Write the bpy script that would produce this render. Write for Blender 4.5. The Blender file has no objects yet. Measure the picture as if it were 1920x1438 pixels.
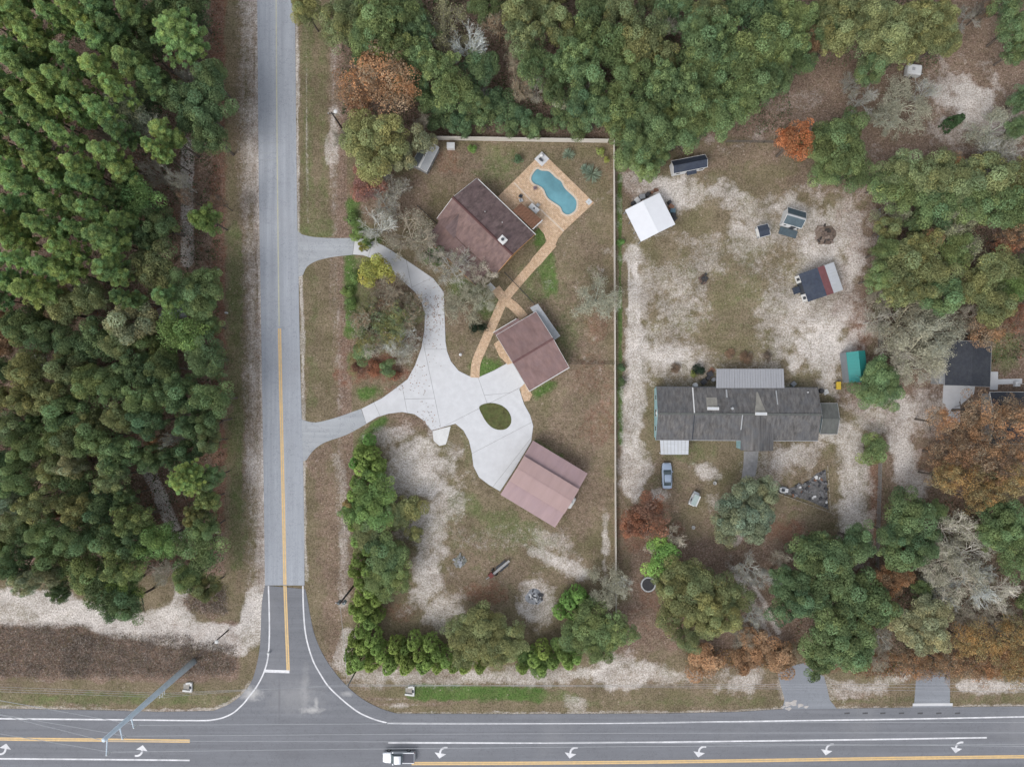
import bpy, bmesh, math, random
import numpy as np
from mathutils import Vector, Matrix

sc = bpy.context.scene
COL = sc.collection
H = 124.0          # camera height in metres (drone)
S = 10.32          # photo pixels per metre on the ground
R = math.radians

# ---------------------------------------------------------------- camera
cam = bpy.data.cameras.new('camera')
cam.sensor_width = 36.0
cam.lens = 36.0 * H * S / 1920.0
cam.clip_start = 1.0
cam.clip_end = 6000.0
camo = bpy.data.objects.new('camera', cam)
camo.location = (0, 0, H)
COL.objects.link(camo)
sc.camera = camo

# ---------------------------------------------------------------- sky and sun (thin overcast, light from the south-west)
SUN_EL, SUN_ROT = R(48), R(222)
world = bpy.data.worlds.new('World')
sc.world = world
world.use_nodes = True
wn = world.node_tree
wn.nodes.clear()
sky = wn.nodes.new('ShaderNodeTexSky')
sky.sky_type = 'NISHITA'
sky.sun_disc = False
sky.sun_elevation = SUN_EL
sky.sun_rotation = SUN_ROT
sky.air_density = 1.0
sky.dust_density = 2.0
hsv = wn.nodes.new('ShaderNodeHueSaturation')
hsv.inputs['Saturation'].default_value = 0.30
bg = wn.nodes.new('ShaderNodeBackground')
bg.inputs['Strength'].default_value = 0.147
wo = wn.nodes.new('ShaderNodeOutputWorld')
wn.links.new(sky.outputs[0], hsv.inputs['Color'])
wn.links.new(hsv.outputs[0], bg.inputs['Color'])
wn.links.new(bg.outputs[0], wo.inputs['Surface'])
sun = bpy.data.lights.new('sun', 'SUN')
sun.energy = 0.8
sun.angle = R(32)
sun.color = (1.0, 0.96, 0.90)
suno = bpy.data.objects.new('sun', sun)
sd = Vector((math.sin(SUN_ROT) * math.cos(SUN_EL), math.cos(SUN_ROT) * math.cos(SUN_EL), math.sin(SUN_EL)))
suno.rotation_euler = (-sd).to_track_quat('-Z', 'Y').to_euler()
suno.location = sd * 300
COL.objects.link(suno)
vs = sc.view_settings
vs.view_transform = 'Standard'
vs.look = 'None'
vs.gamma = 1.0
vs.exposure = 0.75
vs.use_curve_mapping = False
sc.cycles.max_bounces = 5
sc.cycles.diffuse_bounces = 3
sc.cycles.transparent_max_bounces = 4

# ---------------------------------------------------------------- helpers
def G(px, py, z=0.0):
    """photo pixel + height above ground -> world point"""
    k = (H - z) / (H * S)
    return Vector(((px - 960.0) * k, (719.0 - py) * k, z))

def P2(pts, z=0.0):
    return [G(x, y, z).to_2d() for x, y in pts]

def smooth(pts, n=4, closed=False):
    """Catmull-Rom through 2-D points"""
    out = []
    m = len(pts)
    rng = range(m if closed else m - 1)
    for i in rng:
        if closed:
            p0, p1, p2, p3 = pts[(i - 1) % m], pts[i], pts[(i + 1) % m], pts[(i + 2) % m]
        else:
            p0, p1, p2, p3 = pts[max(i - 1, 0)], pts[i], pts[i + 1], pts[min(i + 2, m - 1)]
        for k in range(n):
            t = k / n
            out.append(tuple(0.5 * ((2 * p1[a]) + (-p0[a] + p2[a]) * t + (2 * p0[a] - 5 * p1[a] + 4 * p2[a] - p3[a]) * t * t
                       + (-p0[a] + 3 * p1[a] - 3 * p2[a] + p3[a]) * t ** 3) for a in (0, 1)))
    if not closed:
        out.append(tuple(pts[-1]))
    return out

class MB:
    def __init__(s):
        s.v, s.f = [], []
    def add(s, vs_, fs):
        o = len(s.v)
        s.v += [tuple(p) for p in vs_]
        s.f += [tuple(i + o for i in f) for f in fs]
        return s
    def box(s, c, d, rz=0.0, ry=0.0, rx=0.0, taper=1.0):
        hx, hy, hz = d[0] / 2, d[1] / 2, d[2] / 2
        m = Matrix.Rotation(rz, 3, 'Z') @ Matrix.Rotation(ry, 3, 'Y') @ Matrix.Rotation(rx, 3, 'X')
        vv = []
        for z in (-hz, hz):
            t = taper if z > 0 else 1.0
            for x, y in ((-hx, -hy), (hx, -hy), (hx, hy), (-hx, hy)):
                vv.append(m @ Vector((x * t, y * t, z)) + Vector(c))
        return s.add(vv, [(3, 2, 1, 0), (4, 5, 6, 7), (0, 1, 5, 4), (1, 2, 6, 5), (2, 3, 7, 6), (3, 0, 4, 7)])
    def tube(s, pts, rad, n=6, cap=True):
        pts = [Vector(p) for p in pts]
        if not hasattr(rad, '__len__'):
            rad = [rad] * len(pts)
        rings = []
        for i, p in enumerate(pts):
            d = (pts[min(i + 1, len(pts) - 1)] - pts[max(i - 1, 0)])
            if d.length < 1e-9:
                d = Vector((0, 0, 1))
            d.normalize()
            a = d.cross(Vector((0, 0, 1)) if abs(d.z) < 0.9 else Vector((1, 0, 0))).normalized()
            b = d.cross(a)
            rings.append([p + (a * math.cos(2 * math.pi * k / n) + b * math.sin(2 * math.pi * k / n)) * rad[i] for k in range(n)])
        vv = [q for r_ in rings for q in r_]
        ff = []
        for i in range(len(pts) - 1):
            for k in range(n):
                ff.append((i * n + k, i * n + (k + 1) % n, (i + 1) * n + (k + 1) % n, (i + 1) * n + k))
        if cap:
            ff.append(tuple(range(n - 1, -1, -1)))
            ff.append(tuple((len(pts) - 1) * n + k for k in range(n)))
        return s.add(vv, ff)
    def lathe(s, prof, n=16, c=(0, 0, 0)):
        vv = [(c[0] + r_ * math.cos(2 * math.pi * k / n), c[1] + r_ * math.sin(2 * math.pi * k / n), c[2] + z) for r_, z in prof for k in range(n)]
        ff = [(i * n + k, i * n + (k + 1) % n, (i + 1) * n + (k + 1) % n, (i + 1) * n + k) for i in range(len(prof) - 1) for k in range(n)]
        ff.append(tuple(range(n - 1, -1, -1)))
        ff.append(tuple((len(prof) - 1) * n + k for k in range(n)))
        return s.add(vv, ff)
    def prism(s, poly, z0, z1):
        """poly: 2-D points, any winding"""
        a = sum(poly[i][0] * poly[(i + 1) % len(poly)][1] - poly[(i + 1) % len(poly)][0] * poly[i][1] for i in range(len(poly)))
        p = list(poly) if a > 0 else list(poly)[::-1]
        n = len(p)
        vv = [(q[0], q[1], z0) for q in p] + [(q[0], q[1], z1) for q in p]
        ff = [tuple(range(n - 1, -1, -1)), tuple(range(n, 2 * n))] + [(i, (i + 1) % n, n + (i + 1) % n, n + i) for i in range(n)]
        return s.add(vv, ff)
    def sheet(s, quad, t):
        """thick sheet: 4 top corners (3-D), thickness t downwards"""
        q = [Vector(p) for p in quad]
        lo = [p - Vector((0, 0, t)) for p in q]
        n = (q[1] - q[0]).cross(q[3] - q[0])
        if n.z < 0:
            q, lo = q[::-1], lo[::-1]
        return s.add(q + lo, [(0, 1, 2, 3), (7, 6, 5, 4), (0, 4, 5, 1), (1, 5, 6, 2), (2, 6, 7, 3), (3, 7, 4, 0)])
    def ribbon(s, pts, w, z0, z1):
        pts = [Vector(p) for p in pts]
        L, Rr = [], []
        for i, p in enumerate(pts):
            d = (pts[min(i + 1, len(pts) - 1)] - pts[max(i - 1, 0)]).normalized()
            nn = Vector((-d.y, d.x))
            ww = w[i] if hasattr(w, '__len__') else w
            L.append(p + nn * ww / 2); Rr.append(p - nn * ww / 2)
        n = len(pts)
        vv = [(q.x, q.y, z1) for q in L] + [(q.x, q.y, z1) for q in Rr] + [(q.x, q.y, z0) for q in L] + [(q.x, q.y, z0) for q in Rr]
        ff = []
        for i in range(n - 1):
            ff += [(n + i, n + i + 1, i + 1, i), (i, i + 1, 2 * n + i + 1, 2 * n + i), (n + i + 1, n + i, 3 * n + i, 3 * n + i + 1)]
        ff += [(0, 2 * n, 3 * n, n), (n - 1, 2 * n - 1, 4 * n - 1, 3 * n - 1)]
        return s.add(vv, ff)
    def mesh(s, name, mat=None, smooth_=False):
        me = bpy.data.meshes.new(name)
        me.from_pydata(s.v, [], s.f)
        me.update()
        if mat:
            me.materials.append(mat)
        if smooth_:
            me.polygons.foreach_set('use_smooth', [True] * len(me.polygons))
        return me
    def build(s, name, mat, parent=None, loc=(0, 0, 0), rz=0.0, smooth_=False):
        return link(name, s.mesh(name, mat, smooth_), parent, loc, rz)

def link(name, data, parent=None, loc=(0, 0, 0), rz=0.0):
    o = bpy.data.objects.new(name, data)
    COL.objects.link(o)
    o.parent = parent
    o.location = loc
    o.rotation_euler = (0, 0, rz)
    return o

def tag(o, label=None, cat=None, group=None, kind=None):
    if label: o['label'] = label
    if cat: o['category'] = cat
    if group: o['group'] = group
    if kind: o['kind'] = kind
    return o

def thing(name, label, cat, loc=(0, 0, 0), rz=0.0, group=None):
    return tag(link(name, None, None, loc, rz), label, cat, group)

# ---------------------------------------------------------------- materials
MATS = {}
def ramp_node(nt, fac, c0, c1, p0=0.3, p1=0.7):
    r_ = nt.nodes.new('ShaderNodeValToRGB')
    r_.color_ramp.elements[0].position = p0
    r_.color_ramp.elements[1].position = p1
    r_.color_ramp.elements[0].color = (*c0, 1)
    r_.color_ramp.elements[1].color = (*c1, 1)
    nt.links.new(fac, r_.inputs[0])
    return r_.outputs[0]

def noise_node(nt, vec, scale, detail=4, rough=0.6, stretch=None):
    if stretch:
        mp = nt.nodes.new('ShaderNodeMapping')
        mp.inputs['Scale'].default_value = stretch
        nt.links.new(vec, mp.inputs[0])
        vec = mp.outputs[0]
    n = nt.nodes.new('ShaderNodeTexNoise')
    n.inputs['Scale'].default_value = scale
    n.inputs['Detail'].default_value = detail
    n.inputs['Roughness'].default_value = rough
    nt.links.new(vec, n.inputs['Vector'])
    return n.outputs['Fac']

def mixc(nt, fac, a, b, mode='MIX'):
    m = nt.nodes.new('ShaderNodeMix')
    m.data_type = 'RGBA'
    m.blend_type = mode
    for sock, val in ((m.inputs[0], fac), (m.inputs[6], a), (m.inputs[7], b)):
        if hasattr(val, 'links'):
            nt.links.new(val, sock)
        elif hasattr(val, '__len__'):
            sock.default_value = (*val, 1) if len(val) == 3 else val
        else:
            sock.default_value = val
    return m.outputs[2]

def mathn(nt, op, a, b=None, clamp=False):
    m = nt.nodes.new('ShaderNodeMath')
    m.operation = op
    m.use_clamp = clamp
    for i, val in enumerate((a, b)):
        if val is None: continue
        if hasattr(val, 'links'): nt.links.new(val, m.inputs[i])
        else: m.inputs[i].default_value = val
    return m.outputs[0]

def M(name, col, rough=0.7, var=0.18, scale=3.0, streak=None, dirt=None, dirt_amt=0.4, metal=0.0, spec=0.3, bump=0.0, fine=0.10, coat=0.0):
    """plain surface with mottling (noise), optional streaks (stretch vector) and blotches of dirt"""
    if name in MATS: return MATS[name]
    m = bpy.data.materials.new(name)
    m.use_nodes = True
    nt = m.node_tree
    b = nt.nodes['Principled BSDF']
    tc = nt.nodes.new('ShaderNodeTexCoord').outputs['Object']
    lo = tuple(max(0, c * (1 - var)) for c in col)
    hi = tuple(min(1, c * (1 + var)) for c in col)
    c = ramp_node(nt, noise_node(nt, tc, scale, 5, 0.65, streak), lo, hi)
    if fine:
        f = noise_node(nt, tc, 11.0, 3, 0.7)
        c = mixc(nt, 1.0, c, ramp_node(nt, f, (1 - fine * 2,) * 3, (1.0,) * 3, 0.25, 0.75), 'MULTIPLY')
    if dirt:
        d = noise_node(nt, tc, 0.55, 5, 0.7)
        df = ramp_node(nt, d, (0, 0, 0), (dirt_amt,) * 3, 0.42, 0.72)
        c = mixc(nt, df, c, dirt)
    nt.links.new(c, b.inputs['Base Color'])
    b.inputs['Roughness'].default_value = rough
    b.inputs['Metallic'].default_value = metal
    b.inputs['Specular IOR Level'].default_value = spec
    if coat: b.inputs['Coat Weight'].default_value = coat
    if bump:
        bn = nt.nodes.new('ShaderNodeBump')
        bn.inputs['Strength'].default_value = bump
        bn.inputs['Distance'].default_value = 0.05
        nt.links.new(noise_node(nt, tc, 8.0, 4, 0.7), bn.inputs['Height'])
        nt.links.new(bn.outputs[0], b.inputs['Normal'])
    MATS[name] = m
    return m
# ================================================================ GROUND
POOL = [(1007.4,315.7),(1015.8,318.9),(1028.3,319.9),(1035.6,325.1),(1042.9,332.4),(1053.3,339.7),(1058.6,350.2),(1065.9,358.5),(1074.2,365.8),(1081.5,375.2),(1082.6,385.6),(1079.4,396.1),(1070,403.4),
        (1061.7,404.4),(1053.3,399.2),(1049.2,389.8),(1038.7,382.5),(1028.3,375.2),(1022,366.8),(1017.9,356.4),(1009.5,350.2),(1001.2,347),(994.9,339.7),(994.9,331.4),(1000.1,322)]

def axis(lo, hi, step):
    core = np.arange(lo, hi + 1e-6, step)
    outer, d, p = [], step, hi
    while p < 3000:
        d *= 1.45
        p += d
        outer.append(p)
    outer = np.array(outer)
    return np.concatenate([(lo + hi) - outer[::-1], core, outer])

GX = axis(-97.0, 97.0, 0.27)
GY = axis(-73.5, 73.5, 0.27)
NX, NY = len(GX), len(GY)
XX, YY = np.meshgrid(GX, GY)
PX, PY = 960 + XX * S, 719 - YY * S

def vnoise(scale, seed, octaves=4, ax=1.0, ay=1.0):
    """value noise on the grid, feature size in metres, result 0..1"""
    rs = np.random.RandomState(seed)
    out = np.zeros_like(XX)
    amp, tot = 1.0, 0.0
    for o in range(octaves):
        sz = scale / (2 ** o)
        n = 512
        g = rs.rand(n, n)
        u = (XX / sz / ax) % n
        v = (YY / sz / ay) % n
        iu, iv = np.floor(u).astype(int), np.floor(v).astype(int)
        fu, fv = u - iu, v - iv
        fu, fv = fu * fu * (3 - 2 * fu), fv * fv * (3 - 2 * fv)
        iu, iv = iu % n, iv % n
        ju, jv = (iu + 1) % n, (iv + 1) % n
        out += amp * ((g[iv, iu] * (1 - fu) + g[iv, ju] * fu) * (1 - fv) + (g[jv, iu] * (1 - fu) + g[jv, ju] * fu) * fv)
        tot += amp
        amp *= 0.55
    return out / tot

NZ1 = vnoise(7.0, 1)
NZ2 = vnoise(3.0, 2)
NZ3 = vnoise(14.0, 3)
NZ4 = vnoise(1.6, 8, 3)
NZE = (NZ1 - 0.5) * 0.9 + (NZ2 - 0.5) * 1.0 + (NZ4 - 0.5) * 1.1      # ragged edges of ground patches
NSY = vnoise(1.1, 4, 3, 1.0, 14.0)      # streaks along the side road
NSX = vnoise(1.1, 5, 3, 14.0, 1.0)      # streaks along the main road
F = {k: np.zeros_like(XX) for k in ('sand', 'litter', 'green', 'rust', 'shade')}

def sstep(x):
    x = np.clip(x, 0, 1)
    return x * x * (3 - 2 * x)

def ell(f, cx, cy, rx, ry, val=1.0, ang=0.0, soft=1.0, jit=0.7, mode='max'):
    c, s_ = math.cos(R(ang)), math.sin(R(ang))
    dx, dy = PX - cx, PY - cy
    d = np.sqrt(((dx * c + dy * s_) / rx) ** 2 + ((-dx * s_ + dy * c) / ry) ** 2) + NZE * jit * 1.7
    w = val * sstep((1 + soft / 2 - d) / soft)
    F[f] = np.maximum(F[f], w) if mode == 'max' else np.clip(F[f] - w, 0, 1)

def strip(f, pts, hw, val=1.0, soft=1.1, jit=0.7, mode='max'):
    best = np.full_like(XX, 1e9)
    for (x0, y0), (x1, y1) in zip(pts[:-1], pts[1:]):
        ex, ey = x1 - x0, y1 - y0
        t = np.clip(((PX - x0) * ex + (PY - y0) * ey) / (ex * ex + ey * ey), 0, 1)
        best = np.minimum(best, np.hypot(PX - x0 - t * ex, PY - y0 - t * ey))
    d = best / hw + NZE * jit * 1.7
    w = val * sstep((1 + soft / 2 - d) / soft)
    F[f] = np.maximum(F[f], w) if mode == 'max' else np.clip(F[f] - w, 0, 1)

def rect(f, x0, y0, x1, y1, val=1.0, soft=20.0, jit=20.0):
    dd = np.maximum(np.maximum(x0 - PX, PX - x1), np.maximum(y0 - PY, PY - y1)) + (NZ2 - 0.5) * jit * 2
    F[f] = np.maximum(F[f], val * sstep(0.5 - dd / soft))

# leaf litter under the woods
rect('litter', -9e4, -9e4, 422, 1080, 1.0, 12, 6)
rect('litter', 640, -9e4, 1500, 262, 0.95, 26, 24)
rect('litter', 1440, -9e4, 9e4, 300, 0.85, 40, 40)
rect('litter', 1630, 270, 9e4, 760, 0.95, 30, 24)
rect('litter', 1650, 700, 9e4, 1240, 0.75, 30, 24)
rect('litter', 1160, 1010, 1640, 1225, 0.9, 40, 40)
rect('litter', -9e4, 1165, 450, 1275, 1.0, 14, 14)
rect('litter', -9e4, 1500, 9e4, 9e4, 0.8, 20, 10)
rect('litter', -9e4, -9e4, -20, 1100, 1.0, 12, 6)
# verges of the side road: wheel-worn streaks that run with the road
def edge_x(pts):
    ys, xs = np.array([p[1] for p in pts]), np.array([p[0] for p in pts])
    return np.interp(PY, ys, xs)
wx = edge_x([(482, -80), (485.5, 360), (491.5, 720), (497, 1097), (489, 1215)])
d_ = wx - PX
on = (d_ > -3) & (d_ < 62) & (PY < 1110)
F['sand'] = np.where(on, np.maximum(F['sand'], np.clip(0.90 - np.abs(d_ - 14) / 40, 0, 1) * 0.85 + (NSY - 0.5) * 1.3 * sstep(1 - d_ / 60)), F['sand'])
F['litter'] = np.where(on, np.clip(0.55 - (d_ - 25) / 90 + (NSY - 0.5), 0, 0.8), F['litter'])
ex = edge_x([(553, -80), (556.5, 360), (562, 640), (565, 760), (570.5, 1000), (571, 1097)])
d_ = PX - ex
on = (d_ > -3) & (d_ < 95) & (PY < 1110) & (PY > 25)
F['litter'] = np.where(on, np.maximum(F['litter'], np.clip((d_ - 48) / 40, 0, 0.85) + (NSY - 0.5) * 0.9), F['litter'])
F['sand'] = np.where(on, np.maximum(F['sand'], 0.55 * np.exp(-((d_ - 20 - (PY - 300) * 0.002) / 2.2) ** 2) * (PY < 420) + 0.60 * np.exp(-((d_ - 70) / 8.0) ** 2) * (NZ1 + NZ2 - 0.45) + (NSY - 0.62) * 0.9), F['sand'])
strip('litter', [(600, 850), (625, 1000), (630, 1140), (625, 1240)], 26, 0.75)
on = (PY > 1272) & (PY < 1345)
F['litter'] = np.where(on, np.maximum(F['litter'], (NSX - 0.45) * 1.8), F['litter'])
F['sand'] = np.where(on, np.maximum(F['sand'], (NSX - 0.62) * 1.6), F['sand'])
# yard litter
ell('litter', 1070, 640, 95, 130, 0.62)
ell('litter', 1085, 870, 80, 160, 0.6)
ell('litter', 1100, 470, 60, 90, 0.45)
ell('litter', 860, 310, 70, 40, 0.6)
ell('litter', 720, 370, 70, 60, 0.75)
ell('litter', 720, 640, 70, 120, 0.8)
ell('litter', 860, 600, 45, 70, 0.55)
ell('litter', 900, 1060, 110, 80, 0.5)
ell('litter', 1000, 1010, 160, 90, 0.35)
ell('litter', 770, 790, 55, 28, 0.8)
ell('litter', 1560, 430, 80, 60, 0.35)
ell('litter', 1610, 560, 40, 190, 0.95)
ell('litter', 1560, 330, 90, 50, 0.7)
ell('litter', 1380, 290, 160, 30, 0.6)
ell('litter', 1190, 330, 40, 60, 0.8)
ell('litter', 1250, 930, 80, 70, 0.55)
ell('litter', 1400, 1000, 130, 60, 0.85)
ell('litter', 1490, 860, 90, 60, 0.5)
ell('litter', 1300, 880, 70, 50, 0.35)
ell('litter', 1840, 700, 60, 50, 0.3)
strip('litter', [(1160, 300), (1165, 700), (1163, 1100)], 12, 0.5)
strip('litter', [(1640, 860), (1640, 1060)], 16, 0.9)
strip('litter', [(655, 1262), (900, 1280), (1200, 1275), (1480, 1290), (1920, 1290)], 22, 0.45)
# rusty leaf falls
ell('rust', 700, 700, 60, 40, 0.9)
ell('rust', 655, 670, 30, 60, 0.5)
ell('rust', 1120, 610, 30, 40, 0.6)
ell('rust', 1110, 700, 45, 40, 0.5)
ell('rust', 1120, 800, 40, 45, 0.55)
ell('rust', 840, 300, 26, 26, 0.6)
ell('rust', 920, 1115, 42, 20, 0.75)
ell('rust', 690, 340, 50, 30, 0.6)
ell('rust', 1215, 1000, 70, 50, 0.7)
ell('rust', 1400, 990, 60, 22, 0.5)
ell('rust', 1460, 990, 50, 30, 0.7)
ell('rust', 1600, 480, 26, 40, 0.6)
ell('rust', 1610, 630, 22, 50, 0.7)
ell('rust', 1640, 900, 10, 160, 0.7)
ell('rust', 1130, 330, 40, 40, 0.4)
ell('rust', 1250, 1120, 60, 80, 0.6)
ell('rust', 745, 1145, 50, 22, 0.6)
ell('rust', 1800, 880, 100, 70, 0.6)
rect('rust', 1500, 1225, 9e4, 1262, 0.75, 20, 16)
rect('rust', 395, -9e4, 424, 1000, 0.75, 10, 8)
for x_, y_, r_ in ((330, 395, 40), (270, 420, 40), (120, 560, 40), (350, 860, 40), (345, 950, 30), (90, 130, 40), (40, 180, 60), (20, 570, 40)):
    ell('rust', x_, y_, r_, r_, 0.6)
# sand
ell('sand', 1400, 500, 235, 215, 0.50, 0, 0.5)
ell('sand', 1300, 360, 130, 46, 0.78, 12)
ell('sand', 1380, 400, 150, 70, 0.55, 20)
ell('sand', 1550, 470, 80, 120, 0.72, -10)
ell('sand', 1540, 640, 70, 70, 0.95)
ell('sand', 1460, 580, 90, 110, 0.62)
ell('sand', 1280, 670, 90, 35, 0.72)
ell('sand', 1205, 560, 26, 110, 0.6)
ell('sand', 1355, 345, 26, 18, 1.0)
strip('sand', [(1188, 470), (1192, 600), (1188, 690), (1186, 780), (1184, 850), (1190, 920)], 20, 0.85, 0.9)
ell('sand', 1190, 870, 28, 60, 0.85)
ell('sand', 1235, 925, 26, 12, 0.6)
strip('sand', [(1560, 800), (1590, 820), (1600, 900), (1600, 960), (1605, 1030)], 30, 0.9)
ell('sand', 1500, 850, 60, 24, 0.8, -20)
ell('sand', 1440, 870, 60, 40, 0.45)
strip('sand', [(1700, 760), (1685, 820), (1695, 890), (1725, 915)], 24, 0.95)
ell('sand', 1660, 790, 80, 40, 0.62)
ell('sand', 1740, 770, 50, 40, 0.7)
ell('sand', 1815, 190, 70, 55, 0.95, 30)
ell('sand', 1860, 235, 50, 40, 0.75, 30)
ell('sand', 1770, 250, 60, 30, 0.5, 30)
ell('sand', 1500, 190, 70, 22, 0.35, -25)
ell('sand', 780, 870, 66, 58, 0.98)
ell('sand', 740, 815, 50, 20, 0.7, -10)
ell('sand', 820, 915, 70, 24, 0.85, -15)
ell('sand', 835, 940, 40, 34, 0.62)
ell('sand', 800, 990, 40, 50, 0.85)
ell('sand', 800, 1080, 36, 70, 0.8, 15)
ell('sand', 830, 1145, 40, 40, 0.7)
ell('sand', 960, 1010, 110, 26, 0.3)
ell('sand', 1045, 1052, 62, 14, 0.95, 24)
ell('sand', 1040, 1020, 50, 20, 0.6, 20)
ell('sand', 1004, 1135, 32, 36, 0.95)
ell('sand', 1135, 1020, 9, 60, 0.8)
ell('sand', 1340, 940, 40, 22, 0.4)
ell('sand', 1325, 885, 30, 16, 0.75)
ell('sand', 1350, 895, 26, 18, 0.6)
ell('sand', 1380, 1010, 10, 40, 0.7, 20)
strip('sand', [(1380, 1080), (1412, 1130), (1440, 1190)], 5, 0.95, 0.8, 0.3)
strip('sand', [(1398, 1075), (1430, 1125), (1460, 1185)], 5, 0.95, 0.8, 0.3)
strip('sand', [(1388, 1080), (1420, 1130), (1450, 1190)], 16, 0.4)
for off in (-7, 7):
    strip('sand', [(1186 + off, 480), (1190 + off, 700), (1184 + off, 850)], 4, 0.9, 1.0, 0.4)
    strip('sand', [(1598 + off, 830), (1600 + off, 960), (1606 + off, 1040)], 4, 1.0, 1.0, 0.4)
strip('sand', [(-900, 1140), (0, 1137), (110, 1142)], 34, 1.3, 0.5, 0.22)
strip('sand', [(90, 1142), (160, 1150), (230, 1172), (300, 1182), (390, 1192), (445, 1202), (472, 1178), (486, 1120)], 26, 1.3, 0.5, 0.25)
ell('sand', 320, 1165, 50, 34, 1.2, -20, 0.6, 0.3)
strip('sand', [(349, 1080), (338, 1130), (310, 1165)], 15, 1.2, 0.6, 0.25)
ell('sand', 384, 1122, 36, 34, 1.0, 0, 0.6, 0.4, 'sub')
ell('litter', 384, 1122, 40, 38, 1.0)
strip('sand', [(351, 270), (351, 490)], 12, 1.2, 0.6, 0.2)
strip('sand', [(272, 870), (300, 930), (330, 1005)], 13, 1.2, 0.6, 0.2)
strip('sand', [(625, 210), (622, 300)], 12, 0.7)
strip('sand', [(630, 860), (642, 900), (647, 1000), (642, 1130)], 10, 0.5, 1.4)
strip('sand', [(650, 1190), (640, 1240), (690, 1270), (830, 1268), (1000, 1270), (1100, 1260)], 16, 0.7)
ell('sand', 1160, 1262, 60, 30, 0.9)
ell('sand', 1390, 1275, 40, 22, 0.85)
ell('sand', 1260, 1265, 90, 18, 0.55)
strip('sand', [(1480, 1290), (1640, 1290), (1700, 1262)], 20, 0.6)
strip('sand', [(1800, 1285), (1920, 1285), (2600, 1285)], 12, 0.8)
ell('sand', 748, 1322, 20, 8, 0.6)
ell('sand', 1080, 1318, 26, 14, 0.55)
for x_, y_, a_, b_, v_, g_ in ((1300, 352, 110, 26, 1.0, 10), (1270, 370, 60, 22, 0.95, 20), (1470, 380, 60, 26, 0.9, 30), (1545, 470, 50, 30, 0.95, 0), (1600, 505, 26, 60, 0.8, 0), (1545, 590, 60, 26, 0.9, 0),
                               (1555, 660, 60, 50, 1.0, 0), (1500, 560, 60, 80, 0.85, 0), (1275, 668, 70, 26, 0.95, 0), (1200, 640, 22, 80, 0.85, 0), (1400, 430, 90, 30, 0.7, 15), (1280, 520, 80, 60, 0.55, 0)):
    ell('sand', x_, y_, a_, b_, v_, g_)
for x_, y_, a_, b_, v_ in ((1330, 415, 50, 24, 0.85), (1365, 570, 46, 60, 0.5), (1425, 320, 90, 26, 0.8), (1370, 640, 60, 40, 0.4), (1250, 470, 40, 24, 0.4), (1470, 500, 30, 40, 0.3), (1440, 355, 30, 20, 0.6)):
    ell('sand', x_, y_, a_, b_, v_, 0, 1.2, 0.8, 'sub')
# crumbling asphalt edges
strip('sand', [(556, 30), (558, 400), (567, 600), (571, 1000), (574, 1085)], 3.5, 0.8, 0.8, 0.8)
strip('sand', [(481, -40), (485, 400), (492, 800), (497, 1090)], 3, 0.9, 1.0, 1.2)
strip('sand', [(-600, 1327), (0, 1327), (300, 1333), (400, 1331), (440, 1312), (470, 1280)], 4, 0.6, 0.9, 1.0)
ell('sand', 462, 1300, 16, 9, 0.95, -40)
strip('sand', [(745, 1338), (960, 1338), (1380, 1334), (1440, 1330), (1560, 1328), (1920, 1323)], 4, 0.6, 0.8, 0.9)
# live grass
strip('green', [(660, 385), (668, 425), (700, 448)], 14, 0.95)
strip('green', [(655, 485), (658, 560), (656, 620)], 12, 0.95)
ell('green', 670, 545, 26, 70, 0.6)
ell('green', 690, 735, 34, 20, 0.95, -25)
ell('green', 660, 685, 14, 24, 0.7)
strip('green', [(672, 850), (690, 810), (720, 788)], 10, 0.95)
ell('green', 912, 690, 26, 22, 1.0, 30)
ell('green', 915, 575, 26, 20, 0.7)
ell('green', 1017, 732, 30, 12, 1.0, -30)
ell('green', 1028, 505, 16, 40, 1.0, -8)
ell('green', 1005, 525, 40, 36, 0.6)
ell('green', 1012, 450, 12, 26, 1.0, 15)
ell('green', 1060, 640, 30, 40, 0.5)
ell('green', 1075, 580, 50, 90, 0.35)
ell('green', 870, 540, 40, 18, 0.8)
ell('green', 930, 975, 130, 32, 0.5, 28)
ell('green', 880, 830, 16, 70, 0.4)
ell('green', 930, 780, 60, 60, 0.45)
ell('green', 1030, 850, 34, 10, 0.85, 32)
ell('green', 920, 1000, 140, 60, 0.35)
strip('green', [(775, 1298), (900, 1298), (1010, 1302)], 15, 1.0, 0.6, 0.3)
strip('green', [(900, 1310), (1080, 1306)], 10, 0.6)
strip('green', [(-900, 1312), (0, 1310), (250, 1310), (420, 1312)], 12, 0.5)
strip('green', [(1100, 1318), (1450, 1312), (1920, 1310)], 10, 0.35)
strip('green', [(577, 30), (580, 430)], 14, 0.45)
strip('green', [(605, 60), (606, 430)], 10, 0.4)
ell('green', 600, 428, 40, 16, 0.6)
strip('green', [(1162, 330), (1163, 700), (1164, 830)], 5, 0.95)
strip('green', [(590, 520), (585, 760)], 12, 0.35)
strip('green', [(440, 430), (445, 900), (445, 1060)], 14, 0.5)
ell('green', 940, 310, 40, 40, 0.5)
ell('green', 1350, 560, 120, 90, 0.3)
ell('green', 1300, 850, 60, 24, 0.45)
ell('green', 1880, 660, 30, 50, 0.6)
for k in F:
    F[k] = np.clip(F[k], 0, 1)
F['sand'] = np.clip(F['sand'] * (0.86 + 0.9 * (NZ1 - 0.45) + 0.5 * (NZ4 - 0.5)), 0, 1)
F['green'] = np.clip(F['green'] * (0.95 + 0.9 * (NZ2 - 0.45)), 0, 1)

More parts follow.
